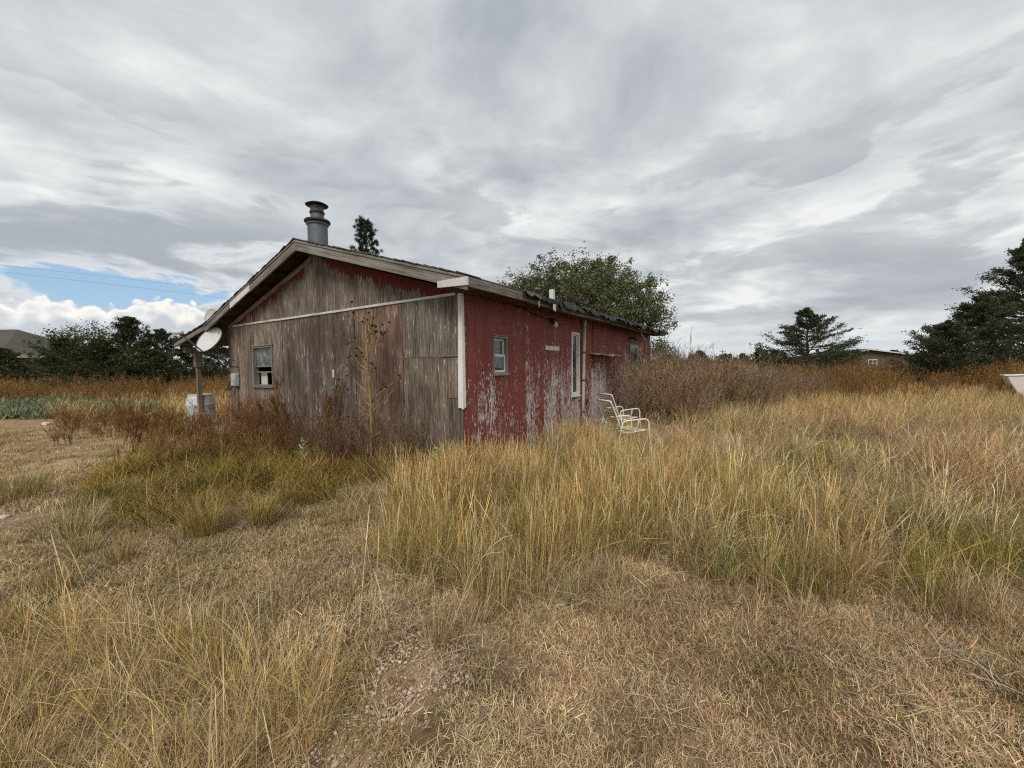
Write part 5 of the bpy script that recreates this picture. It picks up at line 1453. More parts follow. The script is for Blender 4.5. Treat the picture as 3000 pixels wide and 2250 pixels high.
def juniper(x, y, H, R, label, seed, cols, nb=80, per=13, leaf=0.2, shape=1.0, base=0.10, lift=0.35, group=None, lean=0.0, name='juniper_tree', ragged=0.35, top=0.05, vs=0.45, sp=0.30):
    r = np.random.default_rng(seed)
    t_ = thing(name, (x, y, 0), 0, label, 'tree', group)
    segs = []
    zs = np.linspace(-0.1, H * 0.97, 9)
    cx_ = np.cumsum(r.normal(0, 0.02 * H / 5, 9)) + lean * zs
    cy_ = np.cumsum(r.normal(0, 0.02 * H / 5, 9))
    rad0 = 0.028 * H
    for i in range(8):
        segs.append((np.array([cx_[i], cy_[i], zs[i]]), np.array([cx_[i + 1], cy_[i + 1], zs[i + 1]]), rad0 * (1 - i / 8.6), rad0 * (1 - (i + 1) / 8.6), 3))
    Ps, Ds = [], []
    for k in range(nb):
        f = base + (0.98 - base) * ((k + r.uniform(0, 1)) / nb)
        z = f * H
        prof_ = R * max((1 - f ** (1.25 * shape)), top) * min(1.0, 0.55 + f * 2.2)
        Lb = prof_ * r.uniform(1 - ragged, 1 + ragged * 0.6)
        az_ = k * 2.399 + r.normal(0, 0.4)
        el = 0.05 + lift * f + r.normal(0, 0.16)
        d = np.array([math.cos(az_) * math.cos(el), math.sin(az_) * math.cos(el), math.sin(el)])
        p = np.array([np.interp(z, zs, cx_), np.interp(z, zs, cy_), z])
        q = p.copy(); ns = 5
        for i in range(ns):
            d = d + np.array([0, 0, 0.05 + 0.05 * lift]) + r.normal(0, 0.09, 3); d /= np.linalg.norm(d)
            q2 = q + d * Lb / ns
            br = 0.010 * H * (1 - i / ns) * (1 - 0.7 * f) + 0.006
            segs.append((q, q2, br, br * 0.75, 1))
            m_ = max(2, int(per * (0.3 + 0.7 * (i + 1) / ns)))
            if i >= 1:
                tt = r.uniform(0, 1, (m_, 1))
                base_p = q[None, :] * (1 - tt) + q2[None, :] * tt
                side = r.normal(0, 1, (m_, 3)) * np.array([1, 1, vs])
                side /= np.linalg.norm(side, axis=1, keepdims=True)
                sl = r.uniform(0.0, 1.0, (m_, 1)) * sp * Lb * (1.15 - 0.6 * i / ns)
                tip = base_p + (side * 0.75 + d[None, :] * 0.5) * sl
                # spray of little leaves round each tip
                for w_ in range(4):
                    Ps.append(tip + r.normal(0, leaf * 0.42, (m_, 3)) * np.array([1, 1, 0.4 + vs])); Ds.append(side * 0.45 + d[None, :] * 0.8 + r.normal(0, 0.45, (m_, 3)) + np.array([0, 0, 0.25]))
            q = q2
        for w_ in range(3): Ps.append(q[None, :] + r.normal(0, leaf * 0.3, (3, 3))); Ds.append(d[None, :] + r.normal(0, 0.3, (3, 3)))
    for w_ in range(10):
        Ps.append(np.array([[cx_[-1], cy_[-1], H * (0.90 + 0.011 * w_)]]) + r.normal(0, leaf * 0.25, (5, 3))); Ds.append(np.tile(np.array([[0, 0, 1.0]]), (5, 1)) + r.normal(0, 0.4, (5, 3)))
    P = np.concatenate(Ps); D = np.concatenate(Ds); n = len(P)
    np_obj('crown', *quads_at(r, P, D, r.uniform(0.6, 1.25, n) * leaf, r.uniform(0.14, 0.30, n) * leaf, cols), M['leaf'], t_)
    trunk_obj(segs, t_, 0.008)
    return t_

def broadleaf(x, y, H, R, zc, label, seed, cols, lobes=26, clusters=26, leaves=20, leaf=0.15, flat=0.75, group=None, name='broadleaf_tree', lobr=0.34):
    r = np.random.default_rng(seed)
    t_ = thing(name, (x, y, 0), 0, label, 'tree', group)
    segs = []
    twig = []
    fork = np.array([0.0, 0.0, zc * 0.55])
    segs.append((np.array([0, 0, -0.2]), fork * 0.6, 0.05 * R, 0.042 * R, 4)); segs.append((fork * 0.6, fork, 0.042 * R, 0.036 * R, 4))
    Ps, Ds = [], []
    for k in range(lobes):
        a = k * 2.399; u = (k + 0.5) / lobes
        el = math.asin(-0.35 + 1.33 * u)
        rr = R * r.uniform(0.60, 0.80)
        c = np.array([math.cos(a) * math.cos(el) * rr, math.sin(a) * math.cos(el) * rr, zc + math.sin(el) * (H - zc) * r.uniform(0.66, 0.82)])
        # limb with two bends to the lobe
        m1 = fork * 0.5 + c * 0.5 + r.normal(0, 0.12 * R, 3); 
        prev = fork; rad = 0.020 * R
        for q in (fork * 0.7 + m1 * 0.3 + r.normal(0, 0.03 * R, 3), m1, c):
            segs.append((prev, q, rad, rad * 0.65, 2)); rad *= 0.65; prev = q
        lr = R * lobr * r.uniform(0.75, 1.25)
        for j in range(clusters):
            v = r.normal(0, 1, 3); v /= np.linalg.norm(v)
            cc = c + v * lr * r.uniform(0.35, 1.0) ** 0.6 * np.array([1, 1, flat])
            if j % 3 == 0: segs.append((c, cc, 0.006 * R, 0.003 * R, 0))
            cs = leaf * r.uniform(1.2, 2.4)
            Ps.append(cc[None, :] + r.normal(0, cs * 0.62, (leaves, 3))); Ds.append(r.normal(0, 1, (leaves, 3)) + np.array([0, 0, -0.3]) + v * 0.6)
    P = np.concatenate(Ps); D = np.concatenate(Ds); n = len(P)
    np_obj('crown', *quads_at(r, P, D, r.uniform(0.7, 1.3, n) * leaf, r.uniform(0.22, 0.36, n) * leaf, cols), M['leaf'], t_)
    trunk_obj(segs, t_, 0.010)
    return t_

JUN = [(0.055, 0.066, 0.030), (0.082, 0.094, 0.042), (0.036, 0.045, 0.022), (0.12, 0.125, 0.056)]
JUNB = [(0.075, 0.090, 0.056), (0.105, 0.122, 0.072), (0.050, 0.062, 0.042), (0.14, 0.145, 0.08)]
LGR = [(0.085, 0.110, 0.038), (0.12, 0.145, 0.052), (0.060, 0.080, 0.030)]
BRD = [(0.105, 0.122, 0.056), (0.15, 0.165, 0.078), (0.066, 0.080, 0.038), (0.21, 0.205, 0.10)]
def at(px, d): return (px - 1500) / FPX * d
# left group
broadleaf(at(265, 30), 30, 5.5, 2.7, 2.8, 'light green bushy tree left of the darkest juniper', 201, LGR + JUN[:2], 20, 22, 18, 0.13, 0.9)
juniper(at(385, 28), 28, 5.35, 2.3, 'tallest dark juniper in the left group', 202, JUN, 95, 18, 0.125, 1.9, 0.04, 0.45, ragged=0.5, vs=0.35)
juniper(at(190, 27), 27, 3.9, 2.6, 'low spreading juniper before the grey shingle roof', 203, JUN, 80, 12, 0.14, 1.4, 0.03, 0.35, ragged=0.5, vs=0.28)
juniper(at(300, 26.5), 26.5, 3.7, 2.4, 'dark juniper under the light green bushy tree', 210, JUN, 80, 12, 0.14, 1.5, 0.03, 0.35, ragged=0.5, vs=0.28)
juniper(at(478, 29), 29, 4.6, 2.0, 'pointed juniper between the tallest juniper and the porch', 204, JUN, 80, 15, 0.125, 1.7, 0.03, 0.5, ragged=0.5, vs=0.35)
juniper(at(545, 30), 30, 3.6, 2.4, 'low juniper seen left of the porch post', 205, JUN, 70, 11, 0.14, 1.4, 0.03, 0.35, ragged=0.5, vs=0.28)
juniper(at(640, 31), 31, 3.7, 2.5, 'low juniper seen under the porch roof', 206, JUN, 70, 11, 0.14, 1.4, 0.03, 0.35, ragged=0.5, vs=0.28)
juniper(at(440, 26), 26, 3.0, 2.2, 'low dark juniper bush in front of the pointed juniper', 211, JUN, 60, 11, 0.17, 1.5, 0.03, 0.25)
juniper(at(15, 30), 30, 3.4, 2.4, 'dark juniper cut off by the left edge of the picture', 207, JUN, 70, 12, 0.17, 1.2, 0.03, 0.4)
# behind the house
broadleaf(at(1690, 22), 22, 7.35, 5.1, 4.3, 'large leafy tree rising behind the far end of the house', 220, BRD, 50, 30, 46, 0.105, 0.8, lobr=0.25)
broadleaf(at(1925, 30), 30, 3.5, 1.7, 1.7, 'rounded green bush past the end of the red wall', 221, LGR + BRD[:1], 14, 22, 16, 0.12, 0.95)

def pine(x, y, H, label, seed):
    r = np.random.default_rng(seed)
    t_ = thing('pine_tree', (x, y, 0), 0, label, 'tree')
    segs = []
    segs.append((np.array([0, 0, -0.2]), np.array([0.1, 0, H * 0.55]), 0.20, 0.13, 3)); segs.append((np.array([0.1, 0, H * 0.55]), np.array([0, 0, H * 0.985]), 0.13, 0.025, 3))
    parts = []
    nb = 60
    for k in range(nb):
        f = 0.45 + 0.55 * (k + 0.5) / nb
        z = f * H
        Lb = (1 - f) * H * 0.30 + 0.45
        az_ = k * 2.399; el = 0.35 + 0.55 * (f - 0.45)
        d = np.array([math.cos(az_) * math.cos(el), math.sin(az_) * math.cos(el), math.sin(el)])
        p = np.array([0.1 * (1 - f), 0, z * 0.985]); q = p
        for i in range(3):
            d = d + np.array([0, 0, 0.16]) + r.normal(0, 0.08, 3); d /= np.linalg.norm(d)
            q2 = q + d * Lb / 3
            segs.append((q, q2, 0.025 * (1 - 0.25 * i), 0.02 * (1 - 0.25 * i), 1)); q = q2
            if i >= 1:
                for tcount in range(3):
                    tp = q2 - d * Lb / 3 * r.uniform(0, 0.9) + r.normal(0, 0.10, 3)
                    n = 46
                    D = r.normal(0, 0.75, (n, 3)) + d * 0.9 + np.array([0, 0, 0.35])
                    parts.append(quads_at(r, np.tile(tp, (n, 1)) + r.normal(0, 0.03, (n, 3)), D, r.uniform(0.16, 0.27, n), np.full(n, 0.012), [(0.035, 0.052, 0.028), (0.050, 0.068, 0.034), (0.026, 0.038, 0.022)]))
    np_obj('crown', *merge(parts), M['leaf'], t_)
    trunk_obj(segs, t_, 0.01)
pine(at(1082, 26), 26, 10.9, 'pine top showing above the roof ridge', 230)
# right side
juniper(at(2368, 30), 30, 5.6, 4.6, 'open layered juniper standing alone on the right', 240, JUNB, 92, 32, 0.12, 0.95, 0.06, 0.26, ragged=0.38, vs=0.16, sp=0.26, lean=-0.04)
juniper(at(3010, 24), 24, 8.9, 4.5, 'biggest dark juniper cut off by the right edge', 241, JUNB, 150, 30, 0.13, 1.05, 0.10, 0.35, ragged=0.34, vs=0.34, sp=0.27)
juniper(at(2872, 23.2), 23.2, 5.3, 2.7, 'middle juniper of the dense group at the right edge', 244, JUNB, 120, 24, 0.12, 1.6, 0.03, 0.35, ragged=0.45, vs=0.4)
juniper(at(2775, 22.5), 22.5, 3.75, 2.2, 'shorter juniper at the left foot of the biggest one', 242, JUNB, 100, 22, 0.115, 1.6, 0.03, 0.3, ragged=0.45, vs=0.3)
juniper(at(2690, 27), 27, 2.1, 1.5, 'low dark bush left of the shorter right juniper', 243, JUNB, 40, 10, 0.14, 1.4, 0.03, 0.35, ragged=0.5, vs=0.28)
for i, (px_, d_, H_, R_, lb) in enumerate([(2225, 70, 4.2, 2.2, 'small far pointed tree left of the layered juniper'), (2175, 85, 3.6, 2.6, 'far round tree beside the utility pole'), (2270, 75, 3.7, 2.8, 'far dark bush touching the layered juniper'), (2050, 60, 3.4, 2.4, 'far dull green tree past the brush thicket'), (2125, 95, 3.8, 3.4, 'far tree below the utility pole'), (2620, 60, 3.0, 2.6, 'far bush right of the brown house'), (2455, 44, 2.5, 2.6, 'brown-green bush at the left end of the brown house')]):
    juniper(at(px_, d_), d_, H_, R_, lb, 250 + i, JUNB + LGR[:1], 34, 8, 0.32, 1.3, 0.05, 0.35, None, 0, 'far_tree')
# distant scrub closing the horizon
def scrub():
    parts = []
    r = np.random.default_rng(300)
    for a in np.linspace(-1.05, 1.05, 240):
        d_ = r.uniform(110, 190)
        c = np.array([math.sin(a) * d_, math.cos(a) * d_, 0]); n = 130
        P = c + r.normal(0, 1, (n, 3)) * np.array([2.6, 2.6, 1.0]) + np.array([0, 0, 1.1]); P[:, 2] = np.abs(P[:, 2])
        parts.append(quads_at(r, P, r.normal(0, 1, (n, 3)) + np.array([0, 0, 0.5]), r.uniform(0.5, 1.1, n), r.uniform(0.2, 0.4, n), [(0.05, 0.06, 0.035), (0.08, 0.08, 0.045), (0.11, 0.085, 0.05)]))
    tag(np_obj('distant_scrub', *merge(parts), M['leaf']), 'low distant scrub along the horizon', 'scrub', kind='stuff')
scrub()
# rounded orange-brown shrubs under the right juniper
BRN = [(0.19, 0.10, 0.035), (0.25, 0.14, 0.05), (0.13, 0.075, 0.03)]
for i, (px_, d_, H_, R_, lb) in enumerate([(2865, 20.5, 1.35, 1.1, 'rounded orange-brown shrub left of the big juniper trunk'), (2985, 19.5, 1.45, 1.2, 'orange-brown shrub above the white tub at the right edge'), (2790, 20.5, 0.95, 0.9, 'lowest orange-brown shrub under the shorter right juniper'), (2498, 41, 2.0, 1.9, 'brown shrub hiding the left end of the low brown house'), (2640, 42, 2.1, 2.0, 'brown shrub hiding the right end of the low brown house')]):
    broadleaf(at(px_, d_), d_, H_, R_, H_ * 0.42, lb, 320 + i, BRN, 10, 16, 14, 0.10, 0.9, None, 'brown_shrub')
# bare little tree past the brush
def bare_tree(x, y, H, label, seed):
    r = np.random.default_rng(seed); segs = []
    t_ = thing('bare_tree', (x, y, 0), 0, label, 'tree')
    for i in range(4): twig_segs(r, (0, 0, 0), (r.normal(0, 0.3), r.normal(0, 0.3), 1), H * 0.5, 0.03, 4, segs, 0.42, 0.3, (2, 3), 3, 0.66)
    obj('branches', np_mesh('branches', *segs_np(segs, lambda k: pick(r, BRUSH, k), 0.006, 3)[:2], False), M['bark'], t_)
bare_tree(at(2010, 34), 34, 3.6, 'bare twiggy tree just past the end of the house', 330)

# ------------------------------------------------------------------ things around the house
def hw(x, y, z): 
    a = h2w(x, y); return (a[0], a[1], z)

# plastic barrel behind the porch post
bl = thing('barrel', hw(0.55, 9.28, 0.17), 0.4, 'pale plastic barrel behind the porch post', 'barrel')
bl.location = (-8.86, 11.45, 0.10); bl.scale = (1, 1, 0.92)
MB().box(-0.33, 0.33, -0.33, 0.33, -0.3, 0.0).build('pad', M['concrete'], bl, 0.02)
M['barrel'] = simple('scuffed grey-white barrel', (0.50, 0.52, 0.53), 0.5, var=0.35, scale=5, stretch=(1, 1, 0.5))
M['barrim'] = simple('yellowed barrel rim', (0.55, 0.52, 0.40), 0.6, var=0.15)
MB().lathe([(0.0, 0.001), (0.24, 0.002), (0.285, 0.03), (0.318, 0.20), (0.332, 0.26), (0.345, 0.28), (0.345, 0.31), (0.335, 0.33), (0.338, 0.58), (0.345, 0.60), (0.345, 0.63), (0.332, 0.65), (0.315, 0.80), (0.285, 0.885), (0.27, 0.90)], 32).build('body', M['barrel'], bl)
MB().lathe([(0.270, 0.893), (0.288, 0.897), (0.290, 0.922), (0.275, 0.930), (0.262, 0.925), (0.255, 0.90), (0.0, 0.895)], 32).build('rim', M['barrim'], bl)

# satellite dish on the gable corner
def sat_dish(c, nrm, a, b_, depth, roll, name, label, mat, lnb=True, mast=None):
    t_ = thing(name, (0, 0, 0), 0, label, 'satellite dish')
    nv = Vector(nrm).normalized()
    up = (Vector((0, 0, 1)) - nv * nv.z).normalized()
    rt = up.cross(nv).normalized()
    up, rt = up * math.cos(roll) + rt * math.sin(roll), rt * math.cos(roll) - up * math.sin(roll)
    C_ = Vector(c)
    def P(u, v, w): return C_ + rt * (u * a) + up * (v * b_) + nv * w
    vs, fs = [], []
    nr, na = 7, 36
    vs.append(P(0, 0, -depth))
    for i in range(1, nr + 1):
        f_ = i / nr
        for k in range(na):
            an = 2 * math.pi * k / na
            vs.append(P(f_ * math.cos(an), f_ * math.sin(an), -depth * (1 - f_ * f_)))
    for k in range(na): fs.append((0, 1 + k, 1 + (k + 1) % na))
    for i in range(nr - 1):
        for k in range(na):
            fs.append((1 + i * na + k, 1 + (i + 1) * na + k, 1 + (i + 1) * na + (k + 1) % na, 1 + i * na + (k + 1) % na))
    o = MB().add(vs, fs, True).build('reflector', mat, t_)
    sm_ = o.modifiers.new('t', 'SOLIDIFY'); sm_.thickness = 0.012; sm_.offset = -1
    MB().tube([P(math.cos(2 * math.pi * k / na), math.sin(2 * math.pi * k / na), 0) for k in range(na)], 0.009, 6, closed=True).build('rim', M['dishgrey'] if lnb else mat, t_)
    return t_, P, nv, up, rt
A = (615 - 1500) / FPX * 9.6
dish, P, nv, up, rt = sat_dish((A + 0.02, 9.6, 2.36), (-0.30, -0.85, 0.50), 0.37, 0.34, 0.07, 0.0, 'satellite_dish', 'large white satellite dish on struts at the porch corner', M['dish'])
# printed mark: a D with a swoosh, upper right of the face
def mark(pts, name):
    vs = [P(u, v, -0.07 * (1 - u * u - v * v) + 0.004) for u, v in pts]
    MB().add(vs, [tuple(range(len(vs)))]).build(name, M['logo'], dish)
mark([(0.40, 0.74), (0.52, 0.74), (0.62, 0.66), (0.66, 0.55), (0.60, 0.44), (0.53, 0.40), (0.57, 0.50), (0.56, 0.60), (0.50, 0.67)], 'printed_mark')
mark([(0.38, 0.68), (0.44, 0.66), (0.46, 0.52), (0.40, 0.50)], 'printed_mark')
armb = P(0.0, -0.98, 0.0)
arme = armb + nv * 0.62 + up * 0.12
MB().tube([P(0, -0.2, -0.12), armb - nv * 0.03, arme], 0.018, 8).build('feed_arm', M['dishgrey'], dish)
lnbo = thing('feed_horn', (0, 0, 0)); lnbo.parent = dish
MB().tube([arme + rt * -0.14, arme + rt * -0.10, arme + rt * 0.10, arme + rt * 0.14], [0.02, 0.05, 0.05, 0.02], 12).build('housing', M['dish'], lnbo)
MB().tube([arme - nv * 0.0, arme - nv * 0.10], [0.035, 0.045], 12).build('horn', M['dishgrey'], lnbo)
wl = [Vector(hw(-0.02, 7.30, 1.74)), Vector(hw(-0.02, 7.33, 1.50)), Vector(hw(-0.02, 7.10, 1.86))]
hub = P(0, -0.15, -0.16)
elb = Vector((hub.x + 0.06, hub.y + 0.10, 1.98))
MB().tube([hub + nv * 0.05, hub, elb, wl[0]], 0.024, 10).build('mast', M['dishgrey'], dish)
MB().tube([elb + Vector((0, 0, 0.05)), wl[2]], 0.011, 8).build('strut', M['galv'], dish)
MB().tube([elb + Vector((0, 0, 0.02)), wl[1]], 0.011, 8).build('strut', M['dishgrey'], dish)
MB().tube([hub, hub - nv * 0.06], [0.07, 0.06], 12).build('bracket', M['dishgrey'], dish)
# second, older dish on the roof
c2 = Vector((at(624, 12.2), 12.2, 3.28))
hx_, hy_ = w2h(c2.x, c2.y)
rz_ = float(np.interp(hy_, [3.65, 7.74, 9.75], [4.01, 2.737, 2.393]))
d2, P2, nv2, up2, rt2 = sat_dish(c2, (-0.25, -0.90, 0.35), 0.20, 0.22, 0.04, 0.0, 'satellite_dish', 'small beige satellite dish standing on the roof edge', simple('beige dish enamel', (0.42, 0.40, 0.36), 0.5, var=0.1), False)
MB().tube([c2 - nv2 * 0.05, c2 - nv2 * 0.10, Vector((c2.x + 0.02, c2.y + 0.1, rz_ - 0.01))], 0.018, 8).build('mast', M['dishgrey'], d2)

# lawn chairs
M['chair'] = simple('chipped white chair enamel', (0.76, 0.75, 0.70), 0.5, var=0.18, scale=25)
M['strap'] = simple('yellowed vinyl strap', (0.68, 0.64, 0.50), 0.6, var=0.3, scale=12)
M['strapdirt'] = simple('brown stained vinyl strap', (0.42, 0.30, 0.12), 0.65, var=0.4, scale=14)
def arc(c, r_, a0, a1, n, y):
    return [(c[0] + r_ * math.cos(a0 + (a1 - a0) * i / n), y, c[1] + r_ * math.sin(a0 + (a1 - a0) * i / n)) for i in range(n + 1)]
def lawn_chair(x, y, rz, label, missing):
    t_ = thing('lawn_chair', (x, y, float(gz(x, y))), rz, label, 'chair', 'white strap lawn chairs by the red wall')
    w_ = 0.27
    for s_ in (-1, 1):
        yy = s_ * (w_ + 0.03)
        path = [(0.36, yy, 0.0), (0.335, yy, 0.30)] + arc((0.235, 0.50), 0.095, 0.0, math.pi / 2, 5, yy) + [(0.0, yy, 0.585), (-0.16, yy, 0.575)] + arc((-0.17, 0.505), 0.07, math.pi / 2, math.pi, 4, yy) + [(-0.30, yy, 0.28), (-0.42, yy, 0.0)]
        MB().tube(path, 0.0135, 8).build('arm_and_leg', M['chair'], t_)
    prof_ = [(0.30, 0.36), (0.27, 0.385), (0.0, 0.35), (-0.15, 0.335), (-0.21, 0.36), (-0.26, 0.44), (-0.36, 0.70), (-0.44, 0.90), (-0.475, 0.955)]
    for s_ in (-1, 1):
        MB().tube([(px_, s_ * w_, pz_) for px_, pz_ in prof_], 0.0125, 8).build('side_rail', M['chair'], t_)
    for px_, pz_ in (prof_[0], prof_[-1], (-0.17, 0.335)):
        MB().tube([(px_, -w_, pz_), (px_, w_, pz_)], 0.0125, 8).build('cross_rail', M['chair'], t_)
    for s_ in (-1, 1):
        MB().tube([(0.10, s_ * w_, 0.36), (0.10, s_ * (w_ + 0.03), 0.58)], 0.010, 6).build('stay', M['chair'], t_)
    L = np.array(prof_); seg = np.linalg.norm(np.diff(L, axis=0), axis=1); cum = np.concatenate([[0], np.cumsum(seg)])
    n = 24
    for k in range(n):
        if k in missing: continue
        q = 0.04 + (cum[-1] - 0.08) * k / (n - 1)
        px_ = np.interp(q, cum, L[:, 0]); pz_ = np.interp(q, cum, L[:, 1])
        q2 = q + 0.03
        ax, az_ = np.interp(q2, cum, L[:, 0]), np.interp(q2, cum, L[:, 1])
        nx_, nz_ = (az_ - pz_), -(ax - px_)
        ln = math.hypot(nx_, nz_) or 1; nx_, nz_ = nx_ / ln * 0.015, nz_ / ln * 0.015
        if nz_ < 0 and k < 12: nx_, nz_ = -nx_, -nz_
        sag = 0.018
        vs = []; fs = []
        for j in range(7):
            yy = -w_ + 2 * w_ * j / 6
            sg = -sag * (1 - (2 * j / 6 - 1) ** 2)
            vs += [(px_ + nx_, yy, pz_ + nz_ + sg), (ax + nx_, yy, az_ + nz_ + sg)]
        for j in range(6): fs.append((2 * j, 2 * j + 2, 2 * j + 3, 2 * j + 1))
        o = MB().add(vs, fs).build('strap', M['strapdirt'] if 15 <= k <= 18 else M['strap'], t_)
        md = o.modifiers.new('t', 'SOLIDIFY'); md.thickness = 0.004
lawn_chair(2.20, 7.85, 0.28, 'nearer white lawn chair with yellowed straps in the tall grass', (5, 13))
lawn_chair(2.62, 9.75, 0.42, 'farther white lawn chair against the brush thicket', (3, 9, 16))

# white tub at the right edge and a white board in the thicket
tb = thing('white_tub', (at(2927, 15.5) + 0.3, 15.5, 0), -0.78, 'white rough-coated tub lying in the meadow at the right edge', 'tub')
M['tub'] = simple('rough white gelcoat', (0.68, 0.66, 0.61), 0.85, var=0.12, scale=30, bump=0.5)
prof_ = [(0.0, 1.00), (0.10, 0.72), (0.28, 0.36), (0.55, 0.10), (0.80, 0.0), (3.6, 0.0), (3.6, 1.18), (1.8, 1.09)]
MB().prism(prof_, 1, 0.0, 1.3).build('hull', M['tub'], tb, 0.03)
MB().prism([(-0.03, 0.995), (1.8, 1.088), (3.6, 1.178), (3.6, 1.21), (1.8, 1.12), (-0.03, 1.025)], 1, -0.03, 1.33).build('rim', M['tub'], tb, 0.012)
wb = MB().hexa([(-0.35, 0, 0.0), (0.36, 0.03, 0.0), (0.36, 0.06, 0.0), (-0.35, 0.03, 0.0), (-0.36, 0.10, 0.70), (0.35, 0.13, 0.74), (0.35, 0.16, 0.74), (-0.36, 0.13, 0.70)]).build('white_board', M['white_w'], None, 0.004)
wb.location = (at(2068, 14.5), 14.5, 0.02); tag(wb, 'white board leaning in the brush thicket', 'board')

# ------------------------------------------------------------------ neighbouring buildings
M['roofgrey'] = simple('brown-grey shingle roof', (0.085, 0.077, 0.070), 0.95, var=0.2, scale=1.2, bump=0.2)
M['brick'] = simple('brown brick wall', (0.16, 0.10, 0.075), 0.95, var=0.3, scale=4)
M['bwhite'] = simple('white house trim', (0.62, 0.62, 0.60), 0.7, var=0.06)
nh = thing('neighbour_house', (-56.0, 46.0, 0), 0.0, 'brown-grey roofed house behind the left junipers', 'house')
MB().box(-14, 3.6, -4.5, 6, 0, 3.4).build('walls', M['brick'], nh)
MB().add([(-15, -5.4, 3.55), (4.6, -5.4, 3.55), (4.6, 6.9, 3.55), (-15, 6.9, 3.55), (-15, 0.8, 6.75), (-1.0, 0.8, 6.75), (-15, -5.4, 3.4), (4.6, -5.4, 3.4), (4.6, 6.9, 3.4), (-15, 6.9, 3.4)],
         [(0, 1, 5, 4), (1, 2, 5), (2, 3, 4, 5), (3, 0, 4), (6, 9, 8, 7), (0, 6, 7, 1), (1, 7, 8, 2), (2, 8, 9, 3), (3, 9, 6, 0)]).build('roof', M['roofgrey'], nh)
MB().box(-15, 4.64, -5.48, -5.41, 3.30, 3.56).build('fascia', M['bwhite'], nh)
MB().box(4.61, 4.68, -5.4, 6.9, 3.30, 3.56).build('fascia', M['bwhite'], nh)
for x_ in (-9, -4, 0.5):
    w_ = thing('window', (0, 0, 0)); w_.parent = nh
    MB().box(x_, x_ + 1.2, -4.56, -4.505, 1.2, 2.5).build('frame', M['bwhite'], w_)
    MB().box(x_ + 0.1, x_ + 1.1, -4.60, -4.565, 1.3, 2.4).build('pane', M['glass'], w_)

fh = thing('far_house', (at(2540, 46), 46, -0.22), -0.15, 'low brown house with white eaves beyond the rust weeds', 'house')
M['fhwall'] = simple('dull brown siding', (0.12, 0.088, 0.07), 0.9, var=0.15, scale=2)
MB().prism([(-2.6, 0), (4.3, 0), (4.3, 2.55), (0, 3.2), (-2.6, 2.62)], 1, 0, 9).build('walls', M['fhwall'], fh)
MB().prism([(-2.9, 2.58), (0, 3.24), (0, 3.36), (-2.9, 2.68)], 1, -0.4, 9.4).build('roof_slope', M['roofgrey'], fh)
MB().prism([(0.005, 3.24), (4.7, 2.50), (4.7, 2.62), (0.005, 3.36)], 1, -0.4, 9.4).build('roof_slope', M['roofgrey'], fh)
MB().prism([(-2.92, 2.56), (0, 3.22), (0, 3.34), (-2.92, 2.68)], 1, -0.47, -0.405).build('eave_trim', M['bwhite'], fh)
MB().prism([(0.005, 3.22), (4.72, 2.48), (4.72, 2.60), (0.005, 3.34)], 1, -0.47, -0.405).build('eave_trim', M['bwhite'], fh)
w_ = thing('window', (0, 0, 0)); w_.parent = fh
MB().box(0.1, 1.0, -0.06, -0.004, 1.2, 2.15).build('frame', M['bwhite'], w_)
for a_ in (0.16, 0.58):
    for z_ in (1.27, 1.70): MB().box(a_, a_ + 0.36, -0.075, -0.062, z_, z_ + 0.38).build('pane', M['glass'], w_)

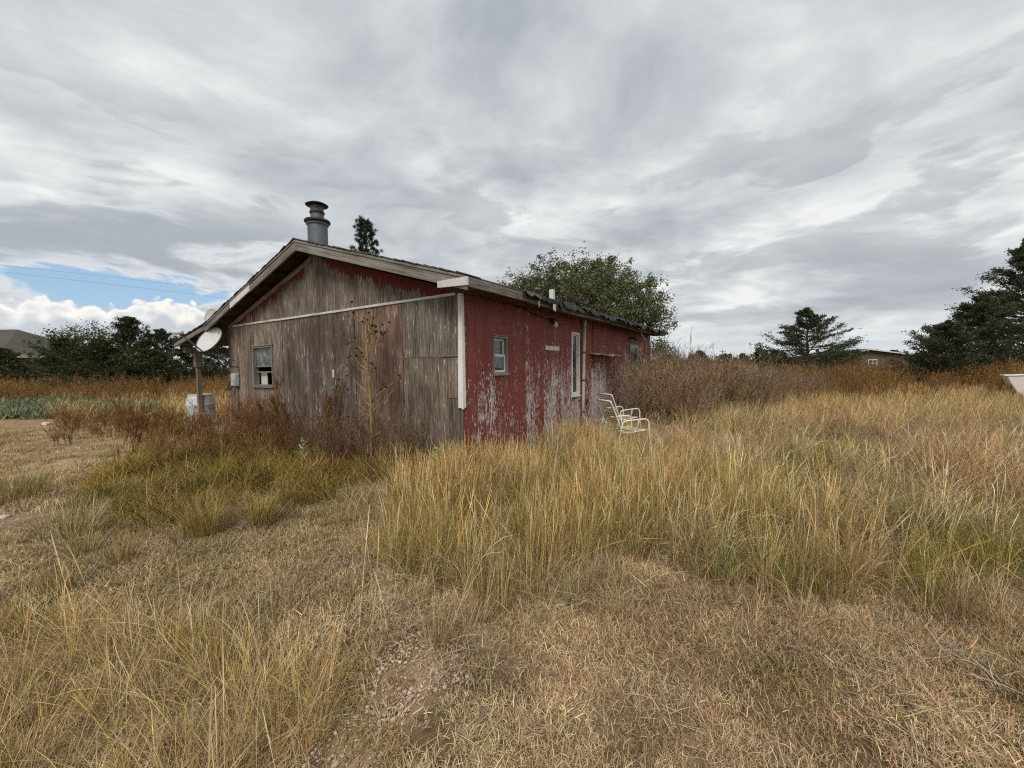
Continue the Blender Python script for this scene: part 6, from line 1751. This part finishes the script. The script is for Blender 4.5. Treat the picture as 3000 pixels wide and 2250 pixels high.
tr_ = thing('white_trailer', (at(2140, 62), 62, 0), 0.05, 'small white trailer far off under the far trees', 'trailer')
MB().box(0, 3.5, 0, 2.0, 0.35, 1.35).build('body', M['bwhite'], tr_, 0.05)
MB().box(-0.05, 3.55, -0.05, 2.05, 1.351, 1.44).build('roof', M['bwhite'], tr_, 0.03)
for x_ in (0.5, 2.2): MB().box(x_, x_ + 0.7, -0.02, -0.003, 0.8, 1.15).build('window', M['glass'], tr_)
for x_ in (0.9, 2.7):
    MB().tube([(x_, -0.02, 0.28), (x_, 0.16, 0.28)], 0.28, 14).build('wheel', M['black'], tr_)
rs_ = thing('red_roof_shed', (at(2088, 57), 57, 0), 0.1, 'low shed with a rusty red roof far off beyond the brush', 'shed')
M['rroof'] = simple('rusty red metal roof', (0.30, 0.10, 0.065), 0.8, var=0.25, scale=2)
MB().box(0.15, 2.7, 0.1, 2.3, 0, 1.0).build('walls', M['fhwall'], rs_)
MB().prism([(0, 1.0), (2.85, 1.0), (1.42, 1.62)], 1, -0.1, 2.5).build('roof', M['rroof'], rs_)
for px_, d_, z_, lb in [(2117, 150, 7.0, 'nearer wooden utility pole on the horizon'), (2097, 240, 6.9, 'farther utility pole on the horizon')]:
    u_ = thing('utility_pole', (at(px_, d_), d_, 0), 0, lb, 'pole', 'utility poles on the horizon')
    MB().tube([(0, 0, -0.3), (0, 0, z_)], [0.22, 0.17], 10).build('pole', M['post'], u_)
    MB().box(-1.1, 1.1, -0.08, 0.08, z_ - 0.7, z_ - 0.5).build('crossarm', M['post'], u_)
    for s_ in (-0.9, 0.9): MB().tube([(s_, 0, z_ - 0.5), (s_, 0, z_ - 0.3)], 0.06, 6).build('insulator', M['flue'], u_)
# overhead wires crossing the gap in the clouds
for i, (y0, y1, lb) in enumerate([(770, 851, 'upper of two thin overhead wires at the left'), (790, 873, 'lower of two thin overhead wires at the left')]):
    pts = []
    for k in range(13):
        f = k / 12
        px_ = -500 + (900 + 500) * f
        py_ = y0 + (y1 - y0) * px_ / 650.0 + 5 * (2 * f - 1) ** 2 - 5
        d_ = 40.0
        pts.append(((px_ - 1500) / FPX * d_, d_, 1.6 + (1085 - py_) / FPX * d_))
    o = MB().tube(pts, 0.007, 5).build('overhead_wire', M['black'])
    tag(o, lb, 'wire', 'overhead wires')
